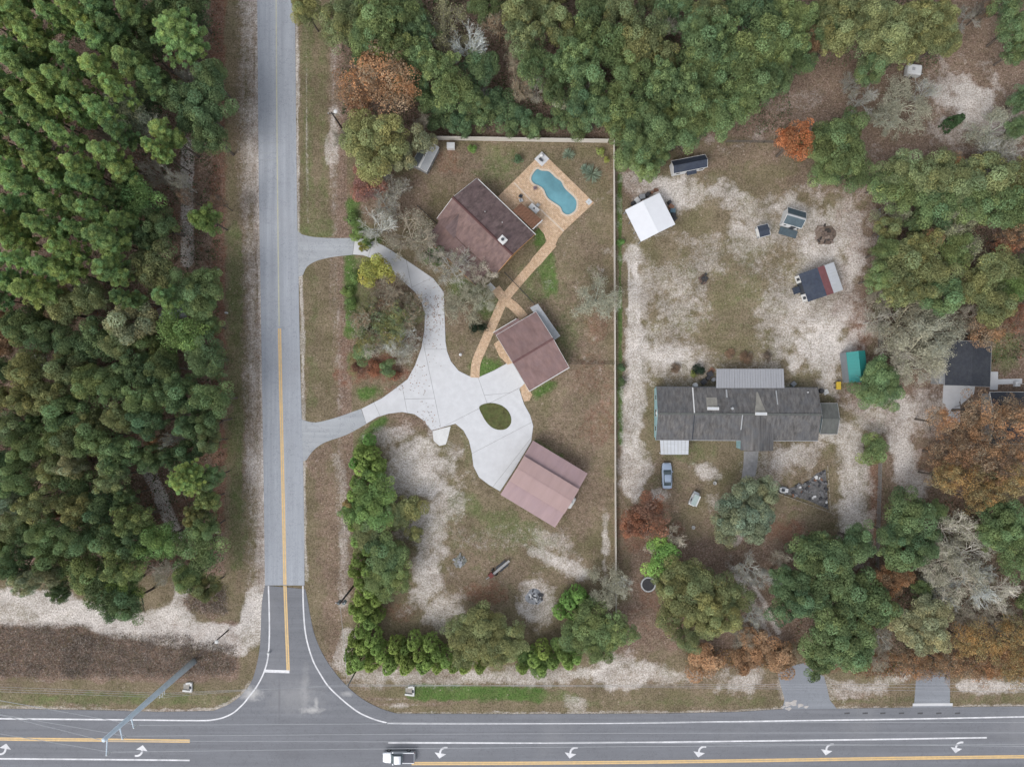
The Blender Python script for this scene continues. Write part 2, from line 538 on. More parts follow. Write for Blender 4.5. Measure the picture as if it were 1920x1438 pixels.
col = np.stack([F['sand'], F['litter'], F['green'], F['rust']], axis=-1).astype(np.float32)
relief = (NZ2 - 0.5) * 0.0
me = bpy.data.meshes.new('ground')
nv = NX * NY
co = np.stack([XX, YY, relief], -1).reshape(-1, 3).astype(np.float32)
ii = (np.arange(NY - 1)[:, None] * NX + np.arange(NX - 1)[None, :]).reshape(-1)
quads = np.stack([ii, ii + 1, ii + NX + 1, ii + NX], -1)
# open the ground where the pool basin goes down
pp = np.array(POOL)
cx_, cy_ = 0.5 * (PX[:-1, :-1] + PX[1:, 1:]).reshape(-1), 0.5 * (PY[:-1, :-1] + PY[1:, 1:]).reshape(-1)
near = (cx_ > 970) & (cx_ < 1110) & (cy_ > 300) & (cy_ < 420)
inside = np.zeros(len(cx_), bool)
idx = np.nonzero(near)[0]
for a in idx:
    x, y, c = cx_[a], cy_[a], False
    for k in range(len(pp)):
        x0, y0 = pp[k]; x1, y1 = pp[(k + 1) % len(pp)]
        if (y0 > y) != (y1 > y) and x < (x1 - x0) * (y - y0) / (y1 - y0) + x0:
            c = not c
    if not c:
        c = np.min(np.hypot(pp[:, 0] - x, pp[:, 1] - y)) < 6
    inside[a] = c
quads = quads[~inside]
nf = len(quads)
me.vertices.add(nv)
me.vertices.foreach_set('co', co.reshape(-1))
me.loops.add(nf * 4)
me.loops.foreach_set('vertex_index', quads.reshape(-1).astype(np.int32))
me.polygons.add(nf)
me.polygons.foreach_set('loop_start', (np.arange(nf) * 4).astype(np.int32))
me.update(calc_edges=True)
at = me.attributes.new('cover', 'FLOAT_COLOR', 'POINT')
at.data.foreach_set('color', col.reshape(-1))

def ground_material():
    m = bpy.data.materials.new('ground')
    m.use_nodes = True
    nt = m.node_tree
    b = nt.nodes['Principled BSDF']
    tc = nt.nodes.new('ShaderNodeTexCoord').outputs['Object']
    a = nt.nodes.new('ShaderNodeAttribute')
    a.attribute_name = 'cover'
    sep = nt.nodes.new('ShaderNodeSeparateColor')
    nt.links.new(a.outputs['Color'], sep.inputs[0])
    def cover(w, scale, amt, lo, hi, fine_amt=0.5):
        n = noise_node(nt, tc, scale, 6, 0.72)
        n2 = noise_node(nt, tc, 3.4, 4, 0.85)
        v = mathn(nt, 'ADD', w, mathn(nt, 'MULTIPLY', mathn(nt, 'SUBTRACT', n, 0.5), amt))
        v = mathn(nt, 'ADD', v, mathn(nt, 'MULTIPLY', mathn(nt, 'SUBTRACT', n2, 0.5), fine_amt))
        v = mathn(nt, 'DIVIDE', mathn(nt, 'SUBTRACT', v, lo), hi - lo, True)
        wz = mathn(nt, 'MULTIPLY', w, 6.0, True)
        return mathn(nt, 'MULTIPLY', v, wz)
    n_big = noise_node(nt, tc, 0.22, 5, 0.6)
    n_mid = noise_node(nt, tc, 1.3, 6, 0.75)
    n_fine = noise_node(nt, tc, 4.5, 4, 0.8)
    n_dot = noise_node(nt, tc, 3.1, 3, 0.8)
    grass = ramp_node(nt, n_mid, (0.124, 0.105, 0.063), (0.268, 0.218, 0.160), 0.3, 0.72)
    grass = mixc(nt, ramp_node(nt, n_big, (0, 0, 0), (0.65,) * 3, 0.45, 0.65), grass, (0.150, 0.142, 0.076))
    litter = ramp_node(nt, n_mid, (0.115, 0.080, 0.060), (0.275, 0.200, 0.160), 0.3, 0.7)
    litter = mixc(nt, ramp_node(nt, n_dot, (0, 0, 0), (0.75,) * 3, 0.52, 0.64), litter, (0.38, 0.31, 0.27))
    rust = ramp_node(nt, n_fine, (0.130, 0.060, 0.040), (0.275, 0.150, 0.105), 0.3, 0.7)
    green = ramp_node(nt, n_mid, (0.055, 0.115, 0.028), (0.125, 0.190, 0.060), 0.3, 0.7)
    sand = ramp_node(nt, n_fine, (0.40, 0.365, 0.34), (0.70, 0.665, 0.645), 0.28, 0.66)
    c = mixc(nt, cover(sep.outputs[1], 0.9, 1.3, 0.25, 0.95), grass, litter)
    c = mixc(nt, cover(a.outputs['Alpha'], 1.2, 1.5, 0.40, 1.05), c, rust)
    c = mixc(nt, cover(sep.outputs[2], 0.8, 1.0, 0.25, 1.05), c, green)
    c = mixc(nt, cover(sep.outputs[0], 1.1, 1.3, 0.22, 1.02, 1.3), c, sand)
    # fallen leaves and twigs, little specks everywhere
    spk = ramp_node(nt, noise_node(nt, tc, 3.6, 3, 0.9), (0.55, 0.52, 0.49), (1.17, 1.17, 1.17), 0.38, 0.57)
    c = mixc(nt, 1.0, c, spk, 'MULTIPLY')
    vor = nt.nodes.new('ShaderNodeTexVoronoi')
    vor.inputs['Scale'].default_value = 1.6
    nt.links.new(tc, vor.inputs['Vector'])
    pale = ramp_node(nt, vor.outputs['Distance'], (0.75,) * 3, (0, 0, 0), 0.12, 0.26)
    drift = ramp_node(nt, noise_node(nt, tc, 0.5, 4, 0.7), (0, 0, 0), (1, 1, 1), 0.48, 0.66)
    pale = mixc(nt, 1.0, pale, drift, 'MULTIPLY')
    c = mixc(nt, pale, c, (0.42, 0.345, 0.29))
    # broad uneven tone: damp, trodden and bleached areas
    c = mixc(nt, 1.0, c, ramp_node(nt, noise_node(nt, tc, 0.16, 6, 0.68), (0.78, 0.77, 0.75), (1.20, 1.19, 1.17), 0.34, 0.66), 'MULTIPLY')
    nt.links.new(c, b.inputs['Base Color'])
    b.inputs['Roughness'].default_value = 0.95
    b.inputs['Specular IOR Level'].default_value = 0.1
    bn = nt.nodes.new('ShaderNodeBump')
    bn.inputs['Strength'].default_value = 0.6
    bn.inputs['Distance'].default_value = 0.12
    nt.links.new(n_fine, bn.inputs['Height'])
    nt.links.new(bn.outputs[0], b.inputs['Normal'])
    return m
me.materials.append(ground_material())
tag(link('ground', me), kind='structure')

# ================================================================ ROADS
def asphalt(name, col_, dark, crack=0.5, axis_='Y', scuffs=()):
    m = bpy.data.materials.new(name)
    m.use_nodes = True
    nt = m.node_tree
    b = nt.nodes['Principled BSDF']
    tc = nt.nodes.new('ShaderNodeTexCoord').outputs['Object']
    st = (1.0, 0.03, 1.0) if axis_ == 'Y' else (0.03, 1.0, 1.0)
    streak = noise_node(nt, tc, 1.3, 4, 0.6, st)
    c = ramp_node(nt, streak, tuple(x * 0.86 for x in col_), tuple(x * 1.10 for x in col_), 0.3, 0.7)
    bl = noise_node(nt, tc, 0.12, 6, 0.65)
    c = mixc(nt, ramp_node(nt, bl, (0, 0, 0), (0.5,) * 3, 0.42, 0.66), c, dark)
    fine = noise_node(nt, tc, 9.0, 3, 0.8)
    c = mixc(nt, 1.0, c, ramp_node(nt, fine, (0.84,) * 3, (1.08,) * 3, 0.3, 0.7), 'MULTIPLY')
    # wandering cracks
    n1 = noise_node(nt, tc, 0.35, 5, 0.65)
    d = mathn(nt, 'ABSOLUTE', mathn(nt, 'SUBTRACT', n1, 0.5))
    cr = ramp_node(nt, d, (crack * 0.85,) * 3, (0, 0, 0), 0.0, 0.0065)
    c = mixc(nt, cr, c, (0.05, 0.05, 0.055))
    # pale dusty patches
    du = noise_node(nt, tc, 0.06, 4, 0.6)
    c = mixc(nt, ramp_node(nt, du, (0, 0, 0), (0.35,) * 3, 0.58, 0.75), c, (0.30, 0.30, 0.31))
    for (sx, sy, rx, ry, amt) in scuffs:
        g_ = G(sx, sy)
        mp = nt.nodes.new('ShaderNodeMapping')
        mp.inputs['Location'].default_value = (-g_.x / rx, -g_.y / ry, 0)
        mp.inputs['Scale'].default_value = (1 / rx, 1 / ry, 0)
        nt.links.new(tc, mp.inputs[0])
        ln_ = nt.nodes.new('ShaderNodeVectorMath'); ln_.operation = 'LENGTH'
        nt.links.new(mp.outputs[0], ln_.inputs[0])
        v_ = mathn(nt, 'ADD', ln_.outputs['Value'], mathn(nt, 'MULTIPLY', mathn(nt, 'SUBTRACT', noise_node(nt, tc, 0.9, 5, 0.7), 0.5), 1.6))
        c = mixc(nt, ramp_node(nt, v_, (abs(amt),) * 3, (0, 0, 0), 0.2, 1.0), c, (0.46, 0.45, 0.44) if amt > 0 else (0.09, 0.09, 0.10))
    nt.links.new(c, b.inputs['Base Color'])
    b.inputs['Roughness'].default_value = 0.85
    b.inputs['Specular IOR Level'].default_value = 0.25
    return m

OLD = asphalt('weathered_asphalt', (0.345, 0.365, 0.40), (0.31, 0.33, 0.365), 0.45, 'Y')
NEW = asphalt('newer_asphalt', (0.182, 0.188, 0.206), (0.155, 0.159, 0.173), 0.5, 'X', ((586, 1331, 2.6, 0.7, 0.75), (593, 1318, 0.5, 1.3, 0.6), (572, 1290, 1.0, 5.0, 0.25), (470, 1300, 2.4, 1.6, 0.8), (555, 1310, 7.0, 4.0, 0.18), (650, 1300, 1.4, 0.6, 0.5), (524, 1310, 0.3, 5.0, -0.35), (545, 1415, 5.0, 1.2, -0.25)))
PAT = asphalt('pale_asphalt', (0.37, 0.385, 0.405), (0.31, 0.33, 0.355), 0.6, 'X')
WHITE = M('white_road_paint', (0.74, 0.74, 0.76), 0.6, 0.10, 2.0, dirt=(0.34, 0.34, 0.36), dirt_amt=0.75)
WORN = M('worn_road_paint', (0.36, 0.38, 0.39), 0.7, 0.12, 2.0, dirt=(0.24, 0.26, 0.29), dirt_amt=0.9)
YELLOW = M('yellow_road_paint', (0.70, 0.48, 0.22), 0.6, 0.12, 2.0, dirt=(0.42, 0.34, 0.24), dirt_amt=0.5)
PALEY = M('faded_yellow_paint', (0.52, 0.50, 0.36), 0.7, 0.12, 2.0, dirt=(0.36, 0.37, 0.36), dirt_amt=0.8)

ZR = 0.045
side = [(476, -3000), (482, -80), (482.5, 0), (484, 200), (485.5, 360), (489, 560), (491.5, 720), (494.5, 900), (497, 1097),
        (571, 1097), (570.5, 1000), (568.5, 870), (565, 760), (562, 640), (560, 520), (558, 440), (556.5, 360), (555, 200), (553, 0), (553, -80), (547, -3000)]
side_road = tag(MB().prism(P2(side), -0.1, ZR).build('side_road', OLD), kind='structure')
east_edge = smooth([(571, 1097), (577, 1125), (582, 1155), (590, 1190), (605, 1225), (625, 1256), (650, 1285), (680, 1310), (715, 1328), (745, 1337)], 3)
west_edge = smooth([(400, 1332), (425, 1322), (450, 1305), (470, 1280), (480, 1252), (487, 1215), (489, 1180), (491, 1130), (497, 1097)], 3)
main = ([(-9000, 1300), (-400, 1325), (0, 1328), (200, 1331), (300, 1334)] + west_edge + east_edge[1:] +
        [(960, 1338), (1240, 1337), (1380, 1334), (1460, 1329), (1560, 1328), (1790, 1325), (1920, 1323.5), (2300, 1316), (9000, 1180),
         (9000, 1340), (2300, 1478), (1920, 1486), (1500, 1492), (960, 1496), (300, 1494), (0, 1490), (-400, 1486), (-9000, 1450)])
main_road = tag(MB().prism(P2(main), -0.1, ZR + 0.004).build('main_road', NEW), kind='structure')
ZL = ZR + 0.008

def line(name, parent, pts, w_px, mat, n=4, z=ZL):
    p = P2(smooth(pts, n))
    return MB().ribbon(p, w_px / S, z - 0.003, z).build(name, mat, parent)

# side road markings
line('center_line', side_road, [(518, -80), (518, 0), (519.5, 250), (522, 500), (523.5, 612)], 2.2, PALEY, 4, ZR + 0.004)
line('edge_line', side_road, [(549, -80), (549, 0), (551, 250), (552.5, 430)], 1.0, WORN, 4, ZR + 0.004)
for dx in (-1.7, 1.7):
    line('yellow_line', side_road, [(524.3 + dx, 616), (526.3 + dx, 720), (531.5 + dx, 950), (534.5 + dx, 1096)], 2.7, YELLOW, 4, ZR + 0.004)
    line('yellow_line', main_road, [(534.5 + dx, 1097.5), (537.5 + dx, 1180), (540.5 + dx, 1257)], 2.7, YELLOW)
for yy in (250, 268, 287, 300):
    line('worn_bar', side_road, [(488, yy), (500, yy + 1), (517, yy)], 1.6, WORN, 2, ZR + 0.004)
for yy in (752, 765, 783):
    line('worn_bar', side_road, [(500, yy), (505, yy), (511, yy)], 1.4, WORN, 2, ZR + 0.004)
line('stop_bar', main_road, [(495.5, 1257), (520, 1258), (543, 1258.6)], 5.5, WHITE, 2, ZL + 0.004)
line('edge_line', main_road, [(503.5, 1098), (505, 1150), (505, 1200), (502, 1235), (496, 1257), (488, 1275), (479, 1290), (468, 1304), (458, 1317), (449, 1326), (437, 1336), (420, 1344), (400, 1348.5), (370, 1350), (225, 1348.5), (0, 1346.5), (-200, 1344.5), (-400, 1343)], 2.6, WHITE)
line('edge_line', main_road, [(568, 1098), (569, 1140), (572, 1180), (578, 1210), (588, 1240), (600, 1262), (615, 1285), (635, 1305), (655, 1322), (675, 1336), (700, 1347), (725, 1354), (745, 1355.5), (960, 1355.5), (1200, 1354.5), (1440, 1351), (1680, 1347.5), (1920, 1343), (2150, 1339), (2300, 1336)], 2.6, WHITE)
for dy in (-1.7, 1.7):
    line('yellow_line', main_road, [(-4000, 1372 + dy), (0, 1384.5 + dy), (200, 1386.5 + dy), (356, 1388.5 + dy)], 2.8, YELLOW, 1)
    line('yellow_line', main_road, [(772, 1430.5 + dy), (960, 1430 + dy), (1200, 1428 + dy), (1440, 1424.5 + dy), (1680, 1420.7 + dy), (1920, 1417.5 + dy), (2300, 1411 + dy), (5000, 1355 + dy)], 2.8, YELLOW, 1)
line('lane_line', main_road, [(-4000, 1408), (0, 1421.5), (200, 1423), (356, 1424.5)], 2.8, WHITE, 1)
line('lane_line', main_road, [(728, 1391.7), (960, 1392), (1200, 1391), (1440, 1388), (1680, 1384.8), (1850, 1382)], 2.8, WHITE, 1)
for x in (1588, 1622, 1655, 1690, 1725, 1760, 1795):
    line('rumble_patch', main_road, [(x - 5, 1336.5), (x, 1336.3), (x + 5, 1336)], 3.0, M('tar_patch', (0.085, 0.085, 0.09), 0.8), 2)

def turn_arrow(cx, cy, flip):
    """left-turn arrow: tail from the right, shaft bends down, head points down (flip = turned half round)"""
    mb = MB()
    shaft = [(11, -9), (6, -9), (1, -7), (-2, -3), (-3, 2)]
    head = [(-13, -0.5), (-6.5, 1.0), (0.5, 2.0), (8.5, 3.0), (-4.5, 11)]
    s_ = -1 if flip else 1
    pts = P2([(cx + s_ * x, cy + s_ * y) for x, y in smooth(shaft, 4)])
    mb.ribbon(pts, 3.6 / S, ZL - 0.003, ZL)
    hd = [(-13, -0.5), (8.5, 3.0), (-4.0, 11)]
    mb.prism(P2([(cx + s_ * x, cy + s_ * y) for x, y in hd]), ZL - 0.003, ZL + 0.004)
    return mb.build('turn_arrow', WHITE, main_road)
for x, y in ((828, 1410), (1072, 1410), (1313, 1408), (1552, 1404), (1795, 1400)):
    turn_arrow(x, y, False)
for x, y in ((264, 1407), (8, 1404)):
    turn_arrow(x, y, True)

# driveway aprons of pale asphalt
ap1 = [(556, 432)] + smooth([(566, 440), (590, 445), (630, 447), (665, 446)], 3) + smooth([(661, 478), (625, 482), (595, 489), (576, 500), (568, 516)], 3) + [(557, 520)]
tag(MB().prism(P2(ap1), -0.1, 0.036).build('driveway_apron', PAT), kind='structure')
ap2 = [(560, 782)] + smooth([(570, 788), (592, 792), (630, 783), (677, 766.5)], 3) + smooth([(687, 794.5), (650, 815), (610, 829), (588, 844), (575, 862)], 3) + [(562, 868)]
tag(MB().prism(P2(ap2), -0.1, 0.036).build('driveway_apron', PAT), kind='structure')
DRV = asphalt('blue_grey_asphalt', (0.245, 0.26, 0.285), (0.20, 0.21, 0.235), 0.4, 'X')
ap3 = [(1458, 1262), (1490, 1246), (1512, 1242), (1522, 1256), (1545, 1268), (1551, 1290), (1556, 1312), (1572, 1332), (1466, 1334), (1471, 1310), (1464, 1285)]
tag(MB().prism(P2(ap3), -0.1, 0.036).build('driveway_apron', DRV), kind='structure')
ap4 = [(1719, 1255), (1781, 1255), (1781, 1318), (1790, 1330), (1706, 1331), (1714, 1318)]
tag(MB().prism(P2(ap4), -0.1, 0.036).build('driveway_apron', DRV), kind='structure')
CON = M('pale_concrete', (0.57, 0.575, 0.59), 0.85, 0.06, 0.8, dirt=(0.47, 0.47, 0.48), dirt_amt=0.5, fine=0.05)
CON2 = M('bright_concrete', (0.66, 0.66, 0.65), 0.85, 0.08, 2.0, dirt=(0.45, 0.44, 0.43), dirt_amt=0.5)
line('concrete_lip', main_road, [(1711, 1320.5), (1750, 1320), (1786, 1320)], 5, CON, 2, 0.058)
SPILL = M('sand_spill', (0.50, 0.47, 0.45), 0.95, 0.2, 2.0, fine=0.2)
for sx, sy, sr in ((1476, 1320, 7), (1487, 1317, 9), (1500, 1322, 6), (1512, 1324, 4), (1478, 1328, 5), (1468, 1324, 4)):
    pp_ = [(sx + sr * random.Random(int(sx * 7 + q)).uniform(0.5, 1.5) * math.cos(q * 0.7), sy + 0.6 * sr * random.Random(int(sy * 5 + q)).uniform(0.5, 1.5) * math.sin(q * 0.7)) for q in range(9)]
    MB().prism(P2(pp_), 0.02, 0.056 + sr * 0.0006).build('sand_spill', SPILL, main_road)

# ---- concrete driveway: base + separate slabs with open joints
drive = [(677.7, 766.3), (687, 794.5), (708, 782), (729, 775.7), (754, 772.6), (777, 776.7), (793.6, 788), (809, 807), (854, 794.5), (868.8, 807), (879, 825.8), (884.4, 848.8),
         (887.6, 873.8), (898, 894.7), (916.8, 909), (937.7, 921), (964.8, 880), (996, 828), (1000, 798.7), (994, 777.8), (982.6, 757), (974, 729.8), (983.6, 719), (958.5, 676.5),
         (927, 694), (896, 708), (879, 704.7), (860, 695), (845.8, 677.6), (838.5, 658.8), (835.5, 640), (833.5, 585), (832.5, 548), (813, 522.7), (780, 500), (750, 480), (720, 461),
         (693, 450), (665.5, 446.4), (661.5, 477.7), (680, 479), (705, 487), (730, 508), (755.4, 528), (778, 548), (790.5, 568), (796.7, 590), (795.5, 620), (790.5, 650.5),
         (778, 685), (764, 711), (739, 729.8), (716, 746.5)]
DJ = M('joint_filler', (0.16, 0.155, 0.15), 0.9)
driveway = tag(MB().prism(P2(drive), -0.1, 0.052).build('driveway', DJ), kind='structure')
cuts = [((849, 791), (902, 764), (930, 850)), ((912, 752), (896, 706), (950, 720)), ((815, 745), (826, 798), (870, 750)), ((756, 733), (764, 775), (800, 760)),
        ((760, 748), (816, 747), (790, 700)), ((760, 748), (816, 747), (790, 780)), ((796, 655), (838, 655), (815, 600)), ((795, 590), (834, 590), (815, 600)), ((770, 540), (812, 520), (815, 560)),
        ((735, 510), (765, 487), (770, 515)), ((690, 483), (700, 452), (715, 470)), ((715, 785), (700, 752), (730, 750)), ((920, 740), (975, 735), (940, 700)),
        ((885, 850), (1000, 790), (900, 800)), ((885, 850), (1000, 790), (940, 880)), ((930, 905), (985, 835), (935, 850)), ((960, 690), (985, 740), (950, 750))]
bm = bmesh.new()
bm.faces.new([bm.verts.new((p.x, p.y, 0)) for p in P2(drive)])
def inpoly(pt, poly):
    c = False
    for k in range(len(poly)):
        (x0, y0), (x1, y1) = poly[k], poly[(k + 1) % len(poly)]
        if (y0 > pt[1]) != (y1 > pt[1]) and pt[0] < (x1 - x0) * (pt[1] - y0) / (y1 - y0) + x0:
            c = not c
    return c
for a, b_, p in cuts:
    A, B, Pn = G(*a), G(*b_), G(*p)
    for f in list(bm.faces):
        if inpoly((Pn.x, Pn.y), [(v.co.x, v.co.y) for v in f.verts]):
            d = B - A
            bmesh.ops.bisect_plane(bm, geom=[f] + list(f.edges) + list(f.verts), plane_co=A, plane_no=(-d.y, d.x, 0))
            break
for f in list(bm.faces):
    ring = [Vector((v.co.x, v.co.y)) for v in f.verts]
    ring = [p for i, p in enumerate(ring) if (p - ring[i - 1]).length > 0.02]
    ar = sum(ring[i].x * ring[(i + 1) % len(ring)].y - ring[(i + 1) % len(ring)].x * ring[i].y for i in range(len(ring)))
    if ar < 0: ring = ring[::-1]
    if abs(ar) < 0.5: continue
    out, n = [], len(ring)
    for i in range(n):
        d0, d1 = (ring[i] - ring[i - 1]).normalized(), (ring[(i + 1) % n] - ring[i]).normalized()
        nn = Vector((-d0.y - d1.y, d0.x + d1.x))
        out.append(ring[i] + nn.normalized() * 0.03 if nn.length > 0.2 else ring[i])
    MB().prism(out, 0.0, 0.075).build('slab', CON, driveway)
bm.free()
tag(MB().prism(P2([(811, 808), (845, 799), (840, 820), (836, 833), (824, 836), (813, 826)]), -0.05, 0.07).build('concrete_pad', CON2), kind='structure')
# raised grass island in the driveway
isl = smooth([(899, 762), (917.8, 755.5), (937.7, 759), (952, 769.5), (958.5, 784), (956.5, 796.6), (946, 805), (929, 804.5), (914.7, 794.5), (904, 777.8)], 4, True)
GRASSM = M('lawn_grass', (0.115, 0.115, 0.050), 0.95, 0.4, 1.6, dirt=(0.085, 0.115, 0.04), dirt_amt=0.8, fine=0.25, spec=0.1)
tag(MB().prism(P2(isl), 0.0, 0.11).build('grass_island', GRASSM), kind='structure')

# ---- paver deck, walkways, pool
def paver_mat():
    m = bpy.data.materials.new('tan_pavers')
    m.use_nodes = True
    nt = m.node_tree
    b = nt.nodes['Principled BSDF']
    tc = nt.nodes.new('ShaderNodeTexCoord').outputs['Object']
    mp = nt.nodes.new('ShaderNodeMapping')
    mp.inputs['Rotation'].default_value = (0, 0, R(44))
    nt.links.new(tc, mp.inputs[0])
    br = nt.nodes.new('ShaderNodeTexBrick')
    br.inputs['Scale'].default_value = 1.0
    br.inputs['Brick Width'].default_value = 0.42
    br.inputs['Row Height'].default_value = 0.28
    br.inputs['Mortar Size'].default_value = 0.016
    br.inputs['Color1'].default_value = (0.52, 0.36, 0.23, 1)
    br.inputs['Color2'].default_value = (0.60, 0.44, 0.31, 1)
    br.inputs['Mortar'].default_value = (0.33, 0.26, 0.19, 1)
    nt.links.new(mp.outputs[0], br.inputs['Vector'])
    c = mixc(nt, 1.0, br.outputs['Color'], ramp_node(nt, noise_node(nt, tc, 2.8, 4, 0.8), (0.66, 0.64, 0.60), (1.1, 1.1, 1.1), 0.33, 0.62), 'MULTIPLY')
    c = mixc(nt, ramp_node(nt, noise_node(nt, tc, 4.0, 2, 0.6), (0, 0, 0), (0.7,) * 3, 0.58, 0.70), c, (0.40, 0.23, 0.15))
    nt.links.new(c, b.inputs['Base Color'])
    b.inputs['Roughness'].default_value = 0.9
    return m
PAVE = paver_mat()
deck_poly = P2([(1017, 286.5), (1114, 380.5), (1058, 433), (1047, 447), (1041, 460), (1028, 462), (1023, 448), (1020, 439), (1008, 425), (960, 400), (934, 369)])
pool_ring = P2(smooth(POOL, 3, True))
bm = bmesh.new()
def loop_edges(pts, z):
    vv = [bm.verts.new((p.x, p.y, z)) for p in pts]
    return vv, [bm.edges.new((vv[i], vv[(i + 1) % len(vv)])) for i in range(len(vv))]
v1, e1 = loop_edges(deck_poly, 0.10)
v2, e2 = loop_edges(pool_ring, 0.10)
bmesh.ops.triangle_fill(bm, use_beauty=True, use_dissolve=False, edges=e1 + e2)
for vv, zz in ((v1, -0.05), (v2, -0.05)):
    lo = [bm.verts.new((v.co.x, v.co.y, zz)) for v in vv]
    for i in range(len(vv)):
        j = (i + 1) % len(vv)
        bm.faces.new((vv[i], vv[j], lo[j], lo[i]))
bmesh.ops.recalc_face_normals(bm, faces=bm.faces)
dm = bpy.data.meshes.new('pool_deck')
bm.to_mesh(dm); bm.free()
dm.materials.append(PAVE)
deck = tag(link('pool_deck', dm), kind='structure')
COPE = M('pale_coping', (0.60, 0.50, 0.40), 0.85, 0.15, 3.0)
MB().ribbon(P2([(964, 343), (1000, 381), (1057, 434)]), 0.28, 0.05, 0.108).build('drain_strip', COPE, deck)

root = thing('swimming_pool', 'freeform swimming pool of teal water set in the tan paver deck', 'pool', G(1040, 360))
o3 = Vector(root.location)
ring = [p - o3.to_2d() for p in pool_ring]
n = len(ring)
mb = MB()
mb.add([(p.x, p.y, 0.10) for p in ring] + [(p.x, p.y, -1.5) for p in ring], [(i, n + i, n + (i + 1) % n, (i + 1) % n) for i in range(n)] + [tuple(range(n, 2 * n))])
mb.build('basin', M('pool_plaster', (0.22, 0.42, 0.46), 0.8, 0.1), root)
WAT = M('pool_water', (0.115, 0.265, 0.310), 0.05, 0.35, 0.16, fine=0.0, spec=0.5)
mb = MB(); mb.add([(p.x * 0.999, p.y * 0.999, -0.04) for p in ring], [tuple(range(n))] if sum(ring[i].x * ring[(i + 1) % n].y - ring[(i + 1) % n].x * ring[i].y for i in range(n)) > 0 else [tuple(range(n - 1, -1, -1))])
mb.build('water', WAT, root)
mb = MB(); mb.ribbon(ring + ring[:1], 0.34, 0.06, 0.125)
mb.build('coping', COPE, root)

def walkway(name, pts, w, z, mat=PAVE, n=5):
    return tag(MB().ribbon(P2(smooth(pts, n)), w, -0.05, z).build(name, mat), kind='structure')
walkway('walkway', [(1036, 455), (1006, 490), (972, 529), (945, 563), (926, 604), (906, 648), (893, 680), (890.5, 708)], [1.9] * 6 + [1.65] * 30, 0.094)
walkway('walkway', [(929, 541), (946, 561), (966, 577), (983, 596)], 1.7, 0.088)
tag(MB().prism(P2([(920, 530), (934, 545), (925, 550), (912, 536)]), -0.05, 0.08).build('stepping_slab', CON), kind='structure')
tag(MB().prism(P2([(926, 645), (938, 636), (963, 680), (952, 684), (936, 668)]), -0.05, 0.083).build('paver_pad', PAVE), kind='structure')
tag(MB().prism(P2([(975, 727), (985, 718), (998, 740), (993, 751), (983, 753), (978, 742)]), -0.05, 0.083).build('paver_pad', PAVE), kind='structure')
# neighbour's concrete
tag(MB().prism(P2([(1769, 722), (1828, 722), (1826, 738), (1800, 760), (1800, 792), (1775, 792), (1773, 758), (1767, 755)]), -0.05, 0.06).build('concrete_drive', CON), kind='structure')
tag(MB().prism(P2([(1856, 697), (1871, 697), (1871, 711), (1916, 710), (1916, 719), (1871, 721), (1870, 731), (1856, 731)]), -0.05, 0.065).build('concrete_path', CON), kind='structure')
tag(MB().prism(P2([(1395, 846), (1422, 846), (1420, 870), (1416, 892), (1390, 899), (1394, 870)]), -0.05, 0.06).build('concrete_path', M('grey_concrete', (0.30, 0.29, 0.29), 0.9, 0.25, 1.2)), kind='structure')
# ================================================================ BUILDINGS
def frame(corners, z):
    """four roof corners in photo pixels at height z; corner 0 -> 1 runs along the ridge"""
    p = [G(x, y, z) for x, y in corners]
    c = sum((q.to_2d() for q in p), Vector((0, 0))) / 4
    d = ((p[1] - p[0]) + (p[2] - p[3])).to_2d()
    L = ((p[1] - p[0]).length + (p[2] - p[3]).length) / 2
    W = ((p[3] - p[0]).length + (p[2] - p[1]).length) / 2
    return Vector((c.x, c.y, 0)), math.atan2(d.y, d.x), L, W

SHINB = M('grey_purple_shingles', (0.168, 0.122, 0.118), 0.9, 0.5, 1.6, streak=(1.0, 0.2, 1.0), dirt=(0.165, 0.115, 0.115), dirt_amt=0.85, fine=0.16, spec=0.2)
SHIN = M('purple_brown_shingles', (0.190, 0.128, 0.116), 0.9, 0.35, 1.6, streak=(1.0, 0.25, 1.0), dirt=(0.145, 0.10, 0.10), dirt_amt=0.85, fine=0.16, spec=0.2)
SHIN2 = M('mauve_brown_shingles', (0.232, 0.152, 0.142), 0.9, 0.22, 1.3, streak=(1, 0.3, 1), dirt=(0.19, 0.135, 0.138), dirt_amt=0.6, fine=0.12, spec=0.2)
CAP = M('dark_ridge_cap', (0.10, 0.050, 0.048), 0.9, 0.15)
CAP2 = M('brown_ridge_cap', (0.150, 0.083, 0.080), 0.9, 0.15)
MAUVE = M('pink_brown_metal', (0.350, 0.243, 0.230), 0.6, 0.12, 0.6, streak=(1, 0.2, 1), dirt=(0.335, 0.24, 0.235), dirt_amt=0.6, fine=0.05, spec=0.35)
MAUVE2 = M('mauve_metal', (0.320, 0.224, 0.226), 0.6, 0.14, 0.6, streak=(1, 0.2, 1), dirt=(0.30, 0.215, 0.235), dirt_amt=0.6, fine=0.05, spec=0.35)
WMET = M('white_metal', (0.66, 0.67, 0.70), 0.45, 0.03, 0.8, fine=0.03, spec=0.4)
GMET = M('galvanized_metal', (0.36, 0.38, 0.40), 0.5, 0.10, 1.0, streak=(4, 0.3, 1), dirt=(0.30, 0.29, 0.28), dirt_amt=0.6, spec=0.4)
AWN = M('awning_metal', (0.315, 0.32, 0.34), 0.5, 0.10, 1.4, streak=(5, 0.3, 1), dirt=(0.27, 0.27, 0.28), dirt_amt=0.5)
WAWN = M('white_awning', (0.50, 0.52, 0.55), 0.5, 0.10, 1.4, streak=(0.3, 3, 1), dirt=(0.42, 0.43, 0.43), dirt_amt=0.7)
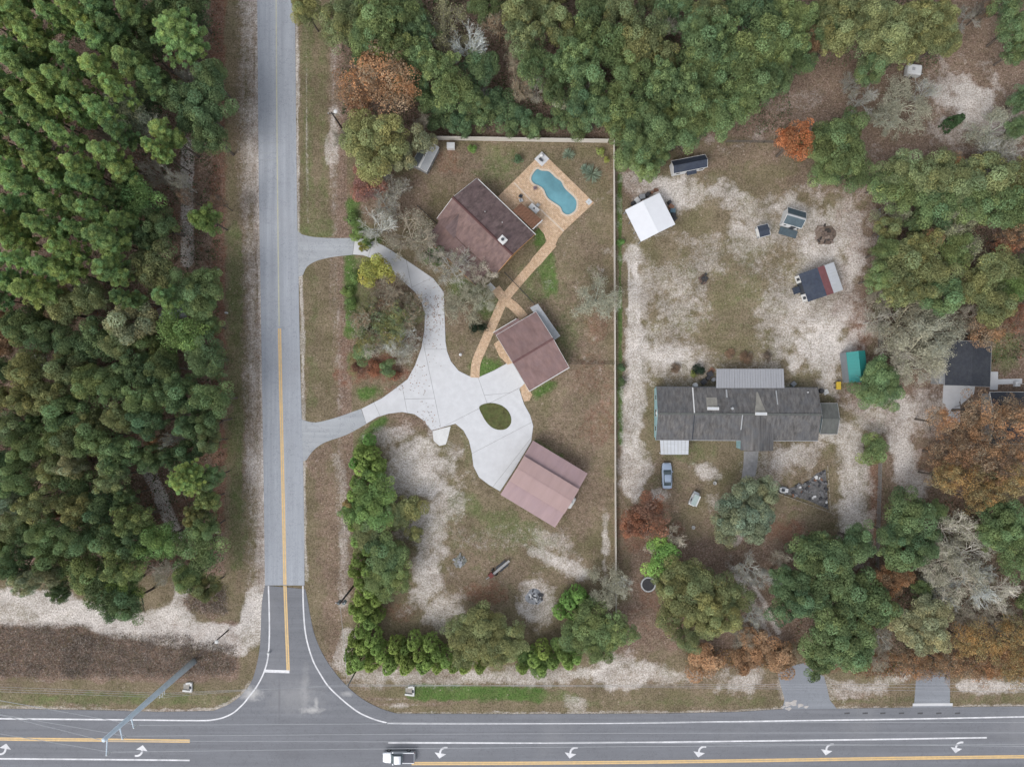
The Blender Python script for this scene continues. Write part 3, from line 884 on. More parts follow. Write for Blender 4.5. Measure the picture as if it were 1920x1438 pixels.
SLATE = M('weathered_grey_shingles', (0.140, 0.133, 0.129), 0.9, 0.5, 2.4, streak=(1.0, 0.10, 1.0), dirt=(0.10, 0.105, 0.115), dirt_amt=0.8, fine=0.2, spec=0.2)
SLATE2 = M('grey_green_shingles', (0.125, 0.128, 0.122), 0.9, 0.25, 2.0, streak=(1.0, 0.15, 1.0), dirt=(0.10, 0.11, 0.10), dirt_amt=0.8, fine=0.2, spec=0.2)
STAIN = M('pale_roof_stain', (0.235, 0.225, 0.20), 0.9, 0.2, 2.0, streak=(1.0, 0.3, 1.0))
DARK = M('charcoal_shingles', (0.050, 0.055, 0.068), 0.9, 0.2, 2.0, dirt=(0.075, 0.08, 0.085), dirt_amt=0.5, fine=0.2, spec=0.2)
NAVY = M('navy_roof', (0.040, 0.050, 0.075), 0.8, 0.2, 2.0, dirt=(0.07, 0.08, 0.095), dirt_amt=0.5, fine=0.15)
TEALR = M('blue_grey_roof', (0.075, 0.105, 0.125), 0.8, 0.2, 2.0, dirt=(0.10, 0.13, 0.14), dirt_amt=0.5, fine=0.15)
GREENR = M('teal_green_metal', (0.020, 0.205, 0.190), 0.5, 0.10, 1.0, streak=(6, 0.3, 1), fine=0.05, spec=0.4)
REDR = M('dull_red_roof', (0.235, 0.10, 0.105), 0.8, 0.12, 1.5, fine=0.12)
WTRIM = M('white_trim', (0.66, 0.66, 0.65), 0.6, 0.06, 3.0, dirt=(0.45, 0.44, 0.42), dirt_amt=0.4)
GTRIM = M('grey_trim', (0.34, 0.35, 0.36), 0.6, 0.1, 3.0)
LOG = M('orange_log_siding', (0.48, 0.25, 0.10), 0.6, 0.2, 3.0, streak=(0.3, 0.3, 5))
TANW = M('tan_siding', (0.40, 0.34, 0.27), 0.7, 0.08, 3.0)
GRYW = M('grey_siding', (0.30, 0.31, 0.32), 0.7, 0.08, 3.0)
WHTW = M('white_siding', (0.62, 0.63, 0.64), 0.7, 0.06, 3.0, dirt=(0.45, 0.44, 0.42), dirt_amt=0.4)
TEALW = M('pale_teal_siding', (0.27, 0.42, 0.44), 0.7, 0.1, 3.0)
GLASS = M('dark_window_glass', (0.025, 0.032, 0.04), 0.08, 0.1, spec=0.6)
DOORM = M('dark_door', (0.05, 0.055, 0.065), 0.6, 0.1)
BROWNP = M('brown_timber_roof', (0.185, 0.095, 0.060), 0.85, 0.22, 2.0, streak=(0.3, 2.5, 1), dirt=(0.12, 0.08, 0.055), dirt_amt=0.7)

def slab_roof(parent, x0, x1, prof, mats, t=0.12, name='roof_slope'):
    """prof: (y, z) points from one eave over to the other; one sheet per segment"""
    out = []
    for i in range(len(prof) - 1):
        (y0, z0), (y1, z1) = prof[i], prof[i + 1]
        mb = MB().sheet([(x0, y0, z0), (x1, y0, z0), (x1, y1, z1), (x0, y1, z1)], t)
        out.append(mb.build(name, mats[i % len(mats)], parent))
    return out

def gable_walls(parent, L, W, ze, zr, mat, drop=0.14, name='wall'):
    """closed wall body with gable ends along x"""
    a, b = L / 2, W / 2
    zg = zr - drop
    v = [(-a, -b, 0), (a, -b, 0), (a, b, 0), (-a, b, 0), (-a, -b, ze - drop), (a, -b, ze - drop), (a, b, ze - drop), (-a, b, ze - drop), (-a, 0, zg), (a, 0, zg)]
    f = [(0, 1, 5, 4), (2, 3, 7, 6), (1, 2, 6, 9, 5), (3, 0, 4, 8, 7), (4, 5, 9, 8), (6, 7, 8, 9), (3, 2, 1, 0)]
    return MB().add(v, f).build(name, mat, parent)

def opening(parent, kind, c, w, h, face, frame_mat=WTRIM, pane_mat=GLASS, t=0.06):
    """window or door on a wall; face is the outward direction: '+x', '-x', '+y', '-y'"""
    ax = 0 if face[1] == 'x' else 1
    s_ = 1 if face[0] == '+' else -1
    d = [t, w, h] if ax == 0 else [w, t, h]
    cc = list(c); cc[ax] += s_ * t / 2
    f = MB().box(cc, d).build(kind, frame_mat, parent)
    d2 = [0.02, w - 0.16, h - 0.16] if ax == 0 else [w - 0.16, 0.02, h - 0.16]
    cc[ax] += s_ * (t / 2 + 0.008)
    MB().box(cc, d2).build('pane' if kind == 'window' else 'panel', pane_mat, f)
    if kind == 'door':
        c3 = list(cc); c3[1 - ax] += w * 0.3; c3[ax] += s_ * 0.03
        MB().box(c3, (0.06, 0.06, 0.06)).build('handle', GTRIM, f)
    return f

def fascia(parent, L, W, ze, zr, mat, t=0.05):
    a, b = L / 2, W / 2
    for s_ in (-1, 1):
        MB().box((0, s_ * (b + t / 2 + 0.003), ze - 0.06), (L, t, 0.16)).build('fascia', mat, parent)
        for e in (-1, 1):
            sl = math.atan2(zr - ze, b)
            ln = math.hypot(b, zr - ze)
            MB().box((e * (a + t / 2 + 0.003), s_ * b / 2, (ze + zr) / 2 - 0.05), (t, ln, 0.16), rx=-s_ * sl).build('rake_board', mat, parent)

def gable(name, label, cat, corners, ze, zr, roof, wall, cap=None, oh=0.3, trim=WTRIM, group=None, drop=0.14, ribs=None):
    loc, ang, L, W = frame(corners, ze)
    t = thing(name, label, cat, loc, ang, group)
    gable_walls(t, L - 2 * oh, W - 2 * oh, ze, zr, wall, 0.14 + oh * (zr - ze) / (W / 2) * 0 )
    s_ = slab_roof(t, -L / 2, L / 2, [(-W / 2, ze), (0, zr), (W / 2, ze)], roof, 0.10)
    MB().sheet([(-L / 2 - 0.02, -0.16, zr - 0.03), (L / 2 + 0.02, -0.16, zr - 0.03), (L / 2 + 0.02, 0.16, zr - 0.03), (-L / 2 - 0.02, 0.16, zr - 0.03)], 0.02)
    c = MB()
    sl = (zr - ze) / (W / 2)
    for s2 in (-1, 1):
        c.sheet([(-L / 2 - 0.03, 0, zr + 0.05), (L / 2 + 0.03, 0, zr + 0.05), (L / 2 + 0.03, s2 * 0.2, zr + 0.045 - 0.2 * sl), (-L / 2 - 0.03, s2 * 0.2, zr + 0.045 - 0.2 * sl)], 0.05)
    c.build('ridge_cap', cap or roof[0], t)
    if trim: fascia(t, L, W, ze, zr, trim)
    if ribs:
        for i, so in enumerate(s_):
            mb = MB()
            y0, z0, y1, z1 = (-W / 2, ze, 0, zr) if i == 0 else (0, zr, W / 2, ze)
            n = int(L / ribs)
            for k in range(1, n):
                x = -L / 2 + L * k / n
                mb.sheet([(x - 0.03, y0, z0 + 0.035), (x + 0.03, y0, z0 + 0.035), (x + 0.03, y1, z1 + 0.035), (x - 0.03, y1, z1 + 0.035)], 0.035)
            mb.build('standing_seam', roof[i % len(roof)], so)
    return t, L, W

# ---- main house -------------------------------------------------
ang = math.atan2(-0.693, 0.72)
hz = thing('main_house', 'large house with purple-brown shingle roof beside the pool deck', 'house', (-9.99, 32.01, 0), ang)
HL = 13.98
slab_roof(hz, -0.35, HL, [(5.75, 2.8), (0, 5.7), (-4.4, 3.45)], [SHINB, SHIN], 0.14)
slab_roof(hz, 0.3, HL - 1.4, [(-4.45, 3.30), (-8.05, 2.45)], [SHIN], 0.12, 'porch_roof')
mb = MB()
for s_ in (-1, 1):
    mb.sheet([(-0.4, 0, 5.77), (HL + 0.05, 0, 5.77), (HL + 0.05, s_ * 0.22, 5.65), (-0.4, s_ * 0.22, 5.65)], 0.05)
mb.build('ridge_cap', CAP, hz)
a0, a1 = 0.1, HL - 0.45
v = [(a0, -4.2, 0), (a1, -4.2, 0), (a1, 5.3, 0), (a0, 5.3, 0), (a0, -4.2, 3.4), (a1, -4.2, 3.4), (a1, 5.3, 2.85), (a0, 5.3, 2.85), (a0, 0, 5.5), (a1, 0, 5.5)]
MB().add(v, [(0, 1, 5, 4), (2, 3, 7, 6), (1, 2, 6, 9, 5), (3, 0, 4, 8, 7), (3, 2, 1, 0)]).build('wall', LOG, hz)
for s_, y0, z0, y1, z1 in ((0, 5.75, 2.8, 0, 5.7), (1, 0, 5.7, -4.4, 3.45)):
    for xx in (-0.38, HL + 0.03):
        mb = MB().sheet([(xx - 0.03, y0, z0), (xx + 0.03, y0, z0), (xx + 0.03, y1, z1), (xx - 0.03, y1, z1)], 0.2)
        mb.build('rake_board', WTRIM if xx < 0 else LOG, hz)
MB().box((HL / 2, 5.83, 2.74), (HL + 0.3, 0.12, 0.12)).build('gutter', WTRIM, hz)
MB().box((HL / 2 - 0.5, -8.12, 2.36), (HL - 1.7, 0.10, 0.14)).build('fascia', LOG, hz)
for k in range(5):
    MB().box((0.6 + k * (HL - 2.6) / 4, -7.8, 1.2), (0.16, 0.16, 2.4)).build('porch_post', LOG, hz)
# dormer: its ridge runs out from the main slope towards the drive
dz, y_out = 4.85, -4.75
mb = MB().sheet([(2.2, -1.1, 5.12), (2.2, y_out, dz), (0.2, y_out, 3.35), (0.2, -4.1, 3.58)], 0.10)
mb.build('dormer_slope', SHIN, hz)
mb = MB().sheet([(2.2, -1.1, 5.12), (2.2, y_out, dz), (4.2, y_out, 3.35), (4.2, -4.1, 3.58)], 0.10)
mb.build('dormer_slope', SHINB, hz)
MB().add([(0.5, -4.6, 3.3), (3.9, -4.6, 3.3), (2.2, -4.6, 4.45)], [(0, 1, 2)]).build('dormer_wall', LOG, hz)
ch = MB().box((11.1, 0.55, 5.75), (1.15, 1.05, 1.5)).build('chimney', WTRIM, hz)
MB().box((11.1, 0.55, 6.54), (1.3, 1.2, 0.08)).build('chimney_cap', WTRIM, ch)
MB().lathe([(0.22, 6.58), (0.22, 6.95), (0.28, 6.98), (0.28, 7.02)], 12, (11.1, 0.55, 0)).build('flue', DOORM, ch)
for x, y in ((5.2, 2.2), (8.6, 3.0)):
    zz = 5.7 - y * 2.9 / 5.75
    MB().lathe([(0.07, zz - 0.05), (0.07, zz + 0.4)], 8, (x, y, 0)).build('vent_pipe', WTRIM, hz)
for x in (2.5, 6.5, 10.5):
    opening(hz, 'window', (x, -4.2, 1.6), 1.2, 1.2, '-y')
    opening(hz, 'window', (x, 5.3, 1.6), 1.2, 1.2, '+y')
for y in (-2.2, 2.6):
    opening(hz, 'window', (a1, y, 1.6), 1.2, 1.2, '+x')
opening(hz, 'door', (8.5, -4.2, 1.05), 1.0, 2.1, '-y', WTRIM, DOORM)
# back porch with brown timber roof
pr = [G(961, 395, 2.6), G(977, 381, 2.4), G(1017, 413, 2.4), G(999, 430, 2.6)]
c0 = sum(pr, Vector()) / 4; c0.z = 0
bp = thing('pergola', 'brown timber roofed pergola between house and pool deck', 'pergola', c0)
MB().sheet([p - c0 for p in pr], 0.10).build('roof', BROWNP, bp)
for p in (pr[1], pr[2], pr[1].lerp(pr[2], 0.5)):
    q = (p - c0) * 0.93
    MB().box((q.x, q.y, 1.15), (0.14, 0.14, 2.3)).build('post', WTRIM, bp)
for k in range(9):
    a_, b_ = pr[0].lerp(pr[3], (k + 0.5) / 9) - c0, pr[1].lerp(pr[2], (k + 0.5) / 9) - c0
    MB().tube([a_ + Vector((0, 0, 0.03)), b_ + Vector((0, 0, 0.03))], 0.05, 4).build('batten', BROWNP, bp)
a_, b_ = pr[3] - c0, pr[2] - c0
MB().tube([a_, b_], 0.09, 6).build('gutter', WTRIM, bp)

# ---- garage ------------------------------------------------------
t, L, W = gable('garage', 'detached garage with mauve-brown gable roof beside the driveway loop', 'garage', [(932, 627), (1005, 585.4), (1066.8, 687.8), (991, 734.6)], 2.7, 4.5, [SHIN2], TANW, CAP2)
opening(t, 'garage_door', (-L / 2 + 0.3, -2.4, 1.15), 4.6, 2.3, '-x', WTRIM, WTRIM)
opening(t, 'door', (-L / 2 + 0.3, 3.2, 1.05), 1.0, 2.1, '-x', WTRIM, DOORM)
opening(t, 'window', (0.5, -W / 2 + 0.3, 1.6), 1.2, 1.0, '-y')
opening(t, 'door', (0.8, W / 2 - 0.3, 1.05), 1.0, 2.1, '+y', WTRIM, DOORM)
MB().sheet([(-L / 2 - 0.1, W / 2 + 0.65, 2.5), (0.8, W / 2 + 0.65, 2.5), (0.8, W / 2 + 0.02, 2.72), (-L / 2 - 0.1, W / 2 + 0.02, 2.72)], 0.06).build('awning', SHIN2, t)
MB().box((-L / 4 + 0.1, W / 2 + 0.72, 2.46), (L / 2 + 0.8, 0.1, 0.12)).build('gutter', WTRIM, t)
MB().box((0, -W / 2 - 0.09, 2.68), (L + 0.1, 0.1, 0.13)).build('gutter', WTRIM, t)
# grey metal lean-to on its back end
ext = [G(993.6, 577, 2.3), G(1008.5, 569.5, 2.2), G(1050.5, 630, 2.2), G(1040, 637.5, 2.3)]
c0 = sum(ext, Vector()) / 4; c0.z = 0
ll = thing('lean_to', 'grey metal lean-to along the back end of the garage', 'lean-to', c0)
MB().sheet([p - c0 for p in ext], 0.06).build('roof', GMET, ll)
d_ = (ext[2] - ext[1]).normalized()
mb = MB()
for k in range(1, 16):
    a_, b_ = ext[0].lerp(ext[3], k / 16) - c0, ext[1].lerp(ext[2], k / 16) - c0
    mb.tube([a_, b_], 0.04, 4)
mb.build('roof_ribs', GMET, ll)['kind'] = 'stuff'
for p in (ext[1], ext[2], ext[1].lerp(ext[2], 0.5)):
    q = (p - c0) * 0.94
    MB().box((q.x, q.y, 1.1), (0.12, 0.12, 2.2)).build('post', GTRIM, ll)
for k in range(3):
    q = ext[0].lerp(ext[3], 0.25 + 0.25 * k) - c0
    MB().box((q.x + 0.5, q.y + 0.3, 0.5), (0.9, 0.7, 1.0), ang).build('stored_box', GTRIM, ll)

# ---- pole barn: raised centre aisle and two lean-to aisles ------
loc, ang, L, W = frame([(1000, 826.4), (1101.7, 887.6), (1040.5, 989), (937.6, 926.6)], 2.7)
br = thing('pole_barn', 'pole barn with three-part pink-brown metal roof at the end of the driveway', 'barn', loc, ang)
h = W / 2
yc = 0.205 * W
slab_roof(br, -L / 2, L / 2, [(h, 2.7), (yc - 0.05, 3.35)], [MAUVE2], 0.06)
slab_roof(br, -L / 2, L / 2, [(yc + 0.25, 3.75), (0, 3.98), (-yc - 0.25, 3.75)], [MAUVE], 0.06)
slab_roof(br, -L / 2, L / 2, [(-yc + 0.05, 3.35), (-h, 2.7)], [MAUVE2], 0.06)
for y0, z0, y1, z1, mm in ((h, 2.7, yc, 3.35, MAUVE2), (yc + 0.25, 3.75, 0, 3.98, MAUVE), (0, 3.98, -yc - 0.25, 3.75, MAUVE), (-yc, 3.35, -h, 2.7, MAUVE2)):
    mb = MB()
    for k in range(1, 24):
        x = -L / 2 + L * k / 24
        mb.sheet([(x - 0.03, y0, z0 + 0.02), (x + 0.03, y0, z0 + 0.02), (x + 0.03, y1, z1 + 0.02), (x - 0.03, y1, z1 + 0.02)], 0.02)
    mb.build('roof_ribs', mm, br)['kind'] = 'stuff'
MB().sheet([(-L / 2, -0.15, 4.0), (L / 2, -0.15, 4.0), (L / 2, 0.15, 4.0), (-L / 2, 0.15, 4.0)], 0.03).build('ridge_cap', MAUVE, br)
for s_ in (-1, 1):
    MB().box((0, s_ * yc, 3.5), (L - 0.2, 0.06, 0.4)).build('clerestory', CAP2, br)
    MB().box((0, s_ * (h - 0.02), 2.62), (L, 0.05, 0.12)).build('fascia', GTRIM, br)
for i in range(5):
    for y in (-h + 0.2, -yc, yc, h - 0.2):
        MB().box((-L / 2 + 0.3 + i * (L - 0.6) / 4, y, 1.3), (0.16, 0.16, 2.6)).build('post', TANW, br)
MB().box((L / 2 - 0.35, 0, 1.7), (0.1, 2 * yc, 3.4)).build('end_wall', MAUVE2, br)
MB().box((0, h - 0.3, 1.25), (L - 0.8, 0.08, 2.5)).build('side_wall', MAUVE2, br)
# white propane tank by the barn
c0 = G(1071, 942, 0.6); c0.z = 0
pt = thing('propane_tank', 'white horizontal propane tank beside the pole barn', 'tank', c0, ang + math.pi / 2)
prof = [(0.02, -1.15), (0.25, -1.1), (0.42, -0.95), (0.48, -0.8), (0.48, 0.8), (0.42, 0.95), (0.25, 1.1), (0.02, 1.15)]
mb = MB().lathe(prof, 14)
mb.v = [(z, x, y + 0.75) for x, y, z in mb.v]
mb.build('tank', WTRIM, pt, smooth_=True)
MB().lathe([(0.2, 1.2), (0.2, 1.4), (0.05, 1.48)], 12).build('valve_dome', WTRIM, pt)
for x in (-0.6, 0.6):
    MB().box((x, 0, 0.18), (0.15, 0.7, 0.36)).build('foot', GTRIM, pt)

# ---- white carport in the neighbour's yard -----------------------
loc, ang, L, W = frame([(1235.5, 361), (1266, 419.5), (1202, 455), (1173, 395)], 2.6)
cp = thing('carport', 'white metal carport with square gable roof on the sandy lot', 'carport', loc, ang)
s_ = slab_roof(cp, -L / 2, L / 2, [(-W / 2, 2.6), (0, 2.98), (W / 2, 2.6)], [WMET], 0.06)
for i, (y0, z0, y1, z1) in enumerate(((-W / 2, 2.6, 0, 2.98), (0, 2.98, W / 2, 2.6))):
    mb = MB()
    for k in range(1, 14):
        x = -L / 2 + L * k / 14
        mb.sheet([(x - 0.03, y0, z0 + 0.015), (x + 0.03, y0, z0 + 0.015), (x + 0.03, y1, z1 + 0.015), (x - 0.03, y1, z1 + 0.015)], 0.015)
    mb.build('roof_ribs', WMET, s_[i])['kind'] = 'stuff'
MB().sheet([(-L / 2, -0.12, 3.005), (L / 2, -0.12, 3.005), (L / 2, 0.12, 3.005), (-L / 2, 0.12, 3.005)], 0.03).build('ridge_cap', WMET, cp)
for i in range(4):
    for sy in (-1, 1):
        MB().box((-L / 2 + 0.15 + i * (L - 0.3) / 3, sy * (W / 2 - 0.12), 1.27), (0.1, 0.1, 2.54)).build('post', GTRIM, cp)
MB().box((-L / 2 + 0.2, 0, 1.35), (0.06, W - 0.4, 2.5)).build('end_panel', GRYW, cp)
# junk stacked around the carport
random.seed(5)
JM = [M('junk_dark', (0.05, 0.05, 0.055), 0.8), M('junk_grey', (0.25, 0.26, 0.28), 0.7), M('junk_rust', (0.22, 0.12, 0.08), 0.8), M('junk_blue', (0.10, 0.16, 0.20), 0.7), M('junk_white', (0.6, 0.6, 0.6), 0.6)]
def junk(name, label, cat, px, py, size, mat, rz=0.0, grp=None, kind='crate'):
    t = thing(name, label, cat, G(px, py), rz, grp)
    w, d, h_ = size
    if kind == 'crate':
        mb = MB().box((0, 0, h_ / 2), size)
        mb.build('body', mat, t)
        MB().box((0, 0, h_ + 0.02), (w * 1.06, d * 1.06, 0.05)).build('lid', mat, t)
    elif kind == 'barrel':
        MB().lathe([(w * 0.46, 0), (w * 0.5, h_ * 0.3), (w * 0.5, h_ * 0.7), (w * 0.46, h_)], 12).build('drum', mat, t)
        MB().lathe([(w * 0.42, h_), (w * 0.42, h_ + 0.04)], 12).build('lid', mat, t)
    elif kind == 'boards':
        for k in range(4):
            MB().box((0, (k - 1.5) * d / 4, 0.1 + 0.05 * (k % 2)), (w, d / 4.6, 0.1), random.uniform(-0.08, 0.08)).build('plank', mat, t)
    return t
for i, (x, y, m_, k_) in enumerate(((1186, 383, 0, 'barrel'), (1194, 377, 4, 'crate'), (1203, 371, 1, 'crate'), (1213, 367, 0, 'crate'), (1222, 362, 2, 'barrel'), (1230, 357, 2, 'boards'),
                                  (1254, 381, 0, 'barrel'), (1257, 389, 2, 'crate'), (1260, 397, 3, 'crate'), (1262, 404, 0, 'barrel'), (1264, 411, 0, 'crate'))):
    side_ = 'northwest' if i < 6 else 'east'
    nth = ['first', 'second', 'third', 'fourth', 'fifth', 'sixth'][i if i < 6 else i - 6]
    nm = {'barrel': 'drum', 'crate': 'storage_crate', 'boards': 'board_stack'}[k_]
    junk(nm, f'small {["black", "grey", "rusty", "blue-grey", "white"][m_]} {nm.replace("_", " ")}, {nth} along the {side_} side of the white carport', nm.split('_')[-1], x, y,
         (random.uniform(0.6, 0.95), random.uniform(0.6, 0.9), random.uniform(0.5, 0.9)), JM[m_], random.uniform(0, 1.5), 'clutter around the white carport', k_)

# ---- dark roofed shed with white walls ---------------------------
t, L, W = gable('shed', 'long dark-roofed shed with white walls under the oak edge', 'shed', [(1263, 329), (1326, 310), (1322, 293.5), (1259, 299)], 2.3, 3.1, [NAVY], WHTW, NAVY, 0.15)
opening(t, 'door', (0.2, -W / 2 + 0.15, 1.0), 1.1, 2.0, '-y', DOORM, DOORM)
MB().sheet([(-0.7, -W / 2 - 0.7, 2.0), (1.1, -W / 2 - 0.7, 2.0), (1.1, -W / 2 + 0.1, 2.25), (-0.7, -W / 2 + 0.1, 2.25)], 0.05).build('door_hood', NAVY, t)
for x in (-2, 2.2):
    opening(t, 'window', (x, -W / 2 + 0.15, 1.4), 0.9, 0.8, '-y')
# ---- gambrel-ish shed and coop in the sand ------------------------
t, L, W = gable('garden_shed', 'blue-grey gable shed with white end wall on the sandy lot', 'shed', [(1469, 419), (1504, 428), (1510, 399), (1477, 388)], 2.3, 3.3, [TEALR], WHTW, GTRIM, 0.12)
opening(t, 'door', (0.5, -W / 2 + 0.12, 1.0), 1.1, 1.9, '-y', WTRIM, DOORM)
for x in (-1.0, 1.35):
    opening(t, 'window', (x, -W / 2 + 0.12, 1.4), 0.5, 0.7, '-y')
MB().box((0.3, -W / 2 - 0.7, 0.15), (L * 0.95, 1.3, 0.3)).build('porch_floor', TEALR, t)
t, L, W = gable('chicken_coop', 'tiny navy-roofed coop left of the blue-grey shed', 'coop', [(1420, 424), (1439, 420), (1444.5, 440), (1424, 446)], 1.5, 1.75, [NAVY], GRYW, NAVY, 0.08)
MB().box((-L / 2 + 0.03, 0, 0.9), (0.04, W * 0.7, 0.9)).build('mesh_front', WTRIM, t)
# ---- shed with navy, red and white roof strips --------------------
loc, ang, L, W = frame([(1498, 514), (1543.5, 498.5), (1562, 550), (1516, 566)], 2.3)
ts = thing('workshop', 'workshop shed with navy, red and white roof strips on the sandy lot', 'shed', loc, ang)
slab_roof_x = lambda x0, z0, x1, z1, mat, nm: MB().sheet([(x0, -W / 2, z0), (x1, -W / 2, z1), (x1, W / 2, z1), (x0, W / 2, z0)], 0.08).build(nm, mat, ts)
slab_roof_x(-L / 2, 2.2, L / 2 - 1.55, 3.2, NAVY, 'roof_slope')
slab_roof_x(L / 2 - 1.55, 3.2, L / 2 + 0.05, 2.55, REDR, 'roof_slope')
slab_roof_x(L / 2 + 0.08, 2.5, L / 2 + 2.05, 2.1, WAWN, 'lean_to_roof')
a_, b_ = L / 2 - 0.1, W / 2 - 0.15
MB().add([(-a_, -b_, 0), (a_, -b_, 0), (a_, b_, 0), (-a_, b_, 0), (-a_, -b_, 2.1), (a_ - 1.45, -b_, 3.1), (a_, -b_, 2.4), (-a_, b_, 2.1), (a_ - 1.45, b_, 3.1), (a_, b_, 2.4)],
         [(0, 1, 6, 5, 4), (3, 7, 8, 9, 2), (1, 2, 9, 6), (0, 4, 7, 3), (0, 3, 2, 1)]).build('wall', DOORM, ts)
for y in (-1.75, 1.75):
    f_ = MB().box((-a_ - 0.04, y, 1.05), (0.06, 1.35, 2.0)).build('door', WTRIM, ts)
    MB().box((-a_ - 0.085, y, 1.25), (0.02, 0.5, 1.2)).build('panel', DOORM, f_)
MB().box((-a_ - 0.6, 0, 0.3), (1.1, 1.2, 0.6)).build('ramp_box', NAVY, ts)
for y in (-b_, 0, b_):
    MB().box((L / 2 + 1.95, y, 1.0), (0.1, 0.1, 2.0)).build('post', GTRIM, ts)
# ---- teal green metal carport -------------------------------------
t, L, W = gable('green_carport', 'teal green metal carport at the east edge of the sandy lot', 'carport', [(1593, 716), (1586.5, 659.5), (1622, 658), (1628, 716)], 2.6, 3.5, [GREENR], M('grey_metal_wall', (0.20, 0.22, 0.24), 0.6, 0.1), GREENR, 0.06, None, ribs=0.6)
# ---- long house -----------------------------------------------------
loc, ang, L, W = frame([(1230, 725), (1534, 726.5), (1534, 827), (1230, 824.5)], 2.7)
lh = thing('long_house', 'long grey-shingled single-storey house with front gable across the fence', 'house', loc, ang)
xa = -L / 2 + 68 / 304 * L
zr = 4.15
slab_roof(lh, -L / 2, xa, [(W / 2, 2.75), (0, zr + 0.06), (-W / 2, 2.75)], [SLATE], 0.12)
slab_roof(lh, xa + 0.01, L / 2, [(W / 2 - 0.05, 2.65), (0, zr), (-W / 2 + 0.05, 2.65)], [SLATE], 0.12)
gable_walls(lh, L - 0.5, W - 0.6, 2.7, zr, TEALW)
MB().sheet([(-L / 2, -0.17, zr + 0.085), (L / 2, -0.17, zr + 0.085), (L / 2, 0.17, zr + 0.085), (-L / 2, 0.17, zr + 0.085)], 0.03).build('ridge_cap', SLATE2, lh)
sl = (zr - 2.7) / (W / 2)
def on_roof(name, x, y0, y1, w, mat, lift=0.05, t=0.05):
    z = lambda y: zr - abs(y) * sl + lift
    return MB().sheet([(x - w / 2, y0, z(y0)), (x + w / 2, y0, z(y0)), (x + w / 2, y1, z(y1)), (x - w / 2, y1, z(y1))], t).build(name, mat, lh)
on_roof('flashing', xa, 0.15, W / 2 - 0.1, 0.20, WTRIM, 0.10)
on_roof('flashing', xa, -W / 2 + 0.1, -0.15, 0.16, DARK, 0.10)
X = lambda px: (px - 1382) * 0.0948
on_roof('flashing', X(1361), 2.9, 4.3, 0.25, GTRIM)
on_roof('flashing', X(1454), 1.7, 4.2, 0.2, GTRIM)
on_roof('bleached_patch', X(1332), 1.1, 2.9, 1.9, STAIN, 0.02, 0.03)
z_ = lambda y: zr - abs(y) * sl + 0.022
MB().add([(X(1410), 0.35, z_(0.35)), (X(1431), 0.35, z_(0.35)), (X(1427), 1.6, z_(1.6)), (X(1419.5), 3.9, z_(3.9)), (X(1417), 3.9, z_(3.9)), (X(1413), 1.6, z_(1.6))], [(0, 1, 2, 3, 4, 5)]).build('bleached_patch', STAIN, lh)
for px_, y_ in ((1333, 0.95), (1421, 0.1)):
    s0 = MB().box((X(px_), y_, zr - abs(y_) * sl + 0.12), (2.05, 0.5, 0.22)).build('skylight', WTRIM, lh)
    MB().box((X(px_), y_, zr - abs(y_) * sl + 0.235), (1.8, 0.3, 0.02)).build('pane', WAWN, s0)
MB().lathe([(0.16, 3.5), (0.16, 4.5), (0.24, 4.52), (0.24, 4.6)], 10, (X(1367), 1.0, 0)).build('vent_pipe', GTRIM, lh)
MB().lathe([(0.1, 3.0), (0.1, 3.4)], 8, (X(1512), 3.9, 0)).build('vent_pipe', WTRIM, lh)
# front gable
gx0, gx1, gy = X(1388), X(1449), -W / 2 - 1.75
gm = (gx0 + gx1) / 2
for xs, nm in ((gx0, 'a'), (gx1, 'b')):
    MB().sheet([(gm, 0.0, zr + 0.05), (gm, gy, zr + 0.03), (xs, gy, 2.95), (xs, -0.1, 3.55)], 0.12).build('gable_slope', SLATE, lh)
on_roof('flashing', gx0 - 0.1, -2.8, -0.1, 0.2, GTRIM, 0.12)
MB().add([(gx0 + 0.2, gy + 0.2, 0), (gx1 - 0.2, gy + 0.2, 0), (gx1 - 0.2, gy + 0.2, 2.8), (gm, gy + 0.2, zr - 0.1), (gx0 + 0.2, gy + 0.2, 2.8), (gx0 + 0.2, -4, 0), (gx0 + 0.2, -4, 2.8), (gx1 - 0.2, -4, 0), (gx1 - 0.2, -4, 2.8)],
         [(0, 1, 2, 3, 4), (5, 0, 4, 6), (1, 7, 8, 2)]).build('gable_wall', TEALW, lh)
opening(lh, 'door', (gm, gy + 0.2, 1.05), 1.0, 2.1, '-y', WTRIM, DOORM)
for px_ in (1255, 1330, 1365, 1480, 1510):
    opening(lh, 'window', (X(px_), -W / 2 + 0.3, 1.6), 1.2, 1.1, '-y')
opening(lh, 'window', (-L / 2 + 0.25, 0, 1.7), 1.3, 1.1, '-x')
for y in (-2.8, 2.8):
    opening(lh, 'window', (-L / 2 + 0.25, y, 1.7), 1.0, 1.1, '-x')
MB().box((-L / 2 - 0.08, 0.05, 3.6), (0.2, 0.5, 0.5)).build('gable_vent', WTRIM, lh)
MB().box((0, -W / 2 - 0.02, 2.62), (L, 0.1, 0.12)).build('gutter', GTRIM, lh)
MB().box((0, W / 2 + 0.02, 2.62), (L, 0.1, 0.12)).build('gutter', DARK, lh)
for s_ in (-1, 1):
    MB().sheet([(-L / 2 - 0.06, 0, zr + 0.02), (-L / 2, 0, zr + 0.02), (-L / 2, s_ * W / 2, 2.7), (-L / 2 - 0.06, s_ * W / 2, 2.7)], 0.2).build('rake_board', TEALW, lh)
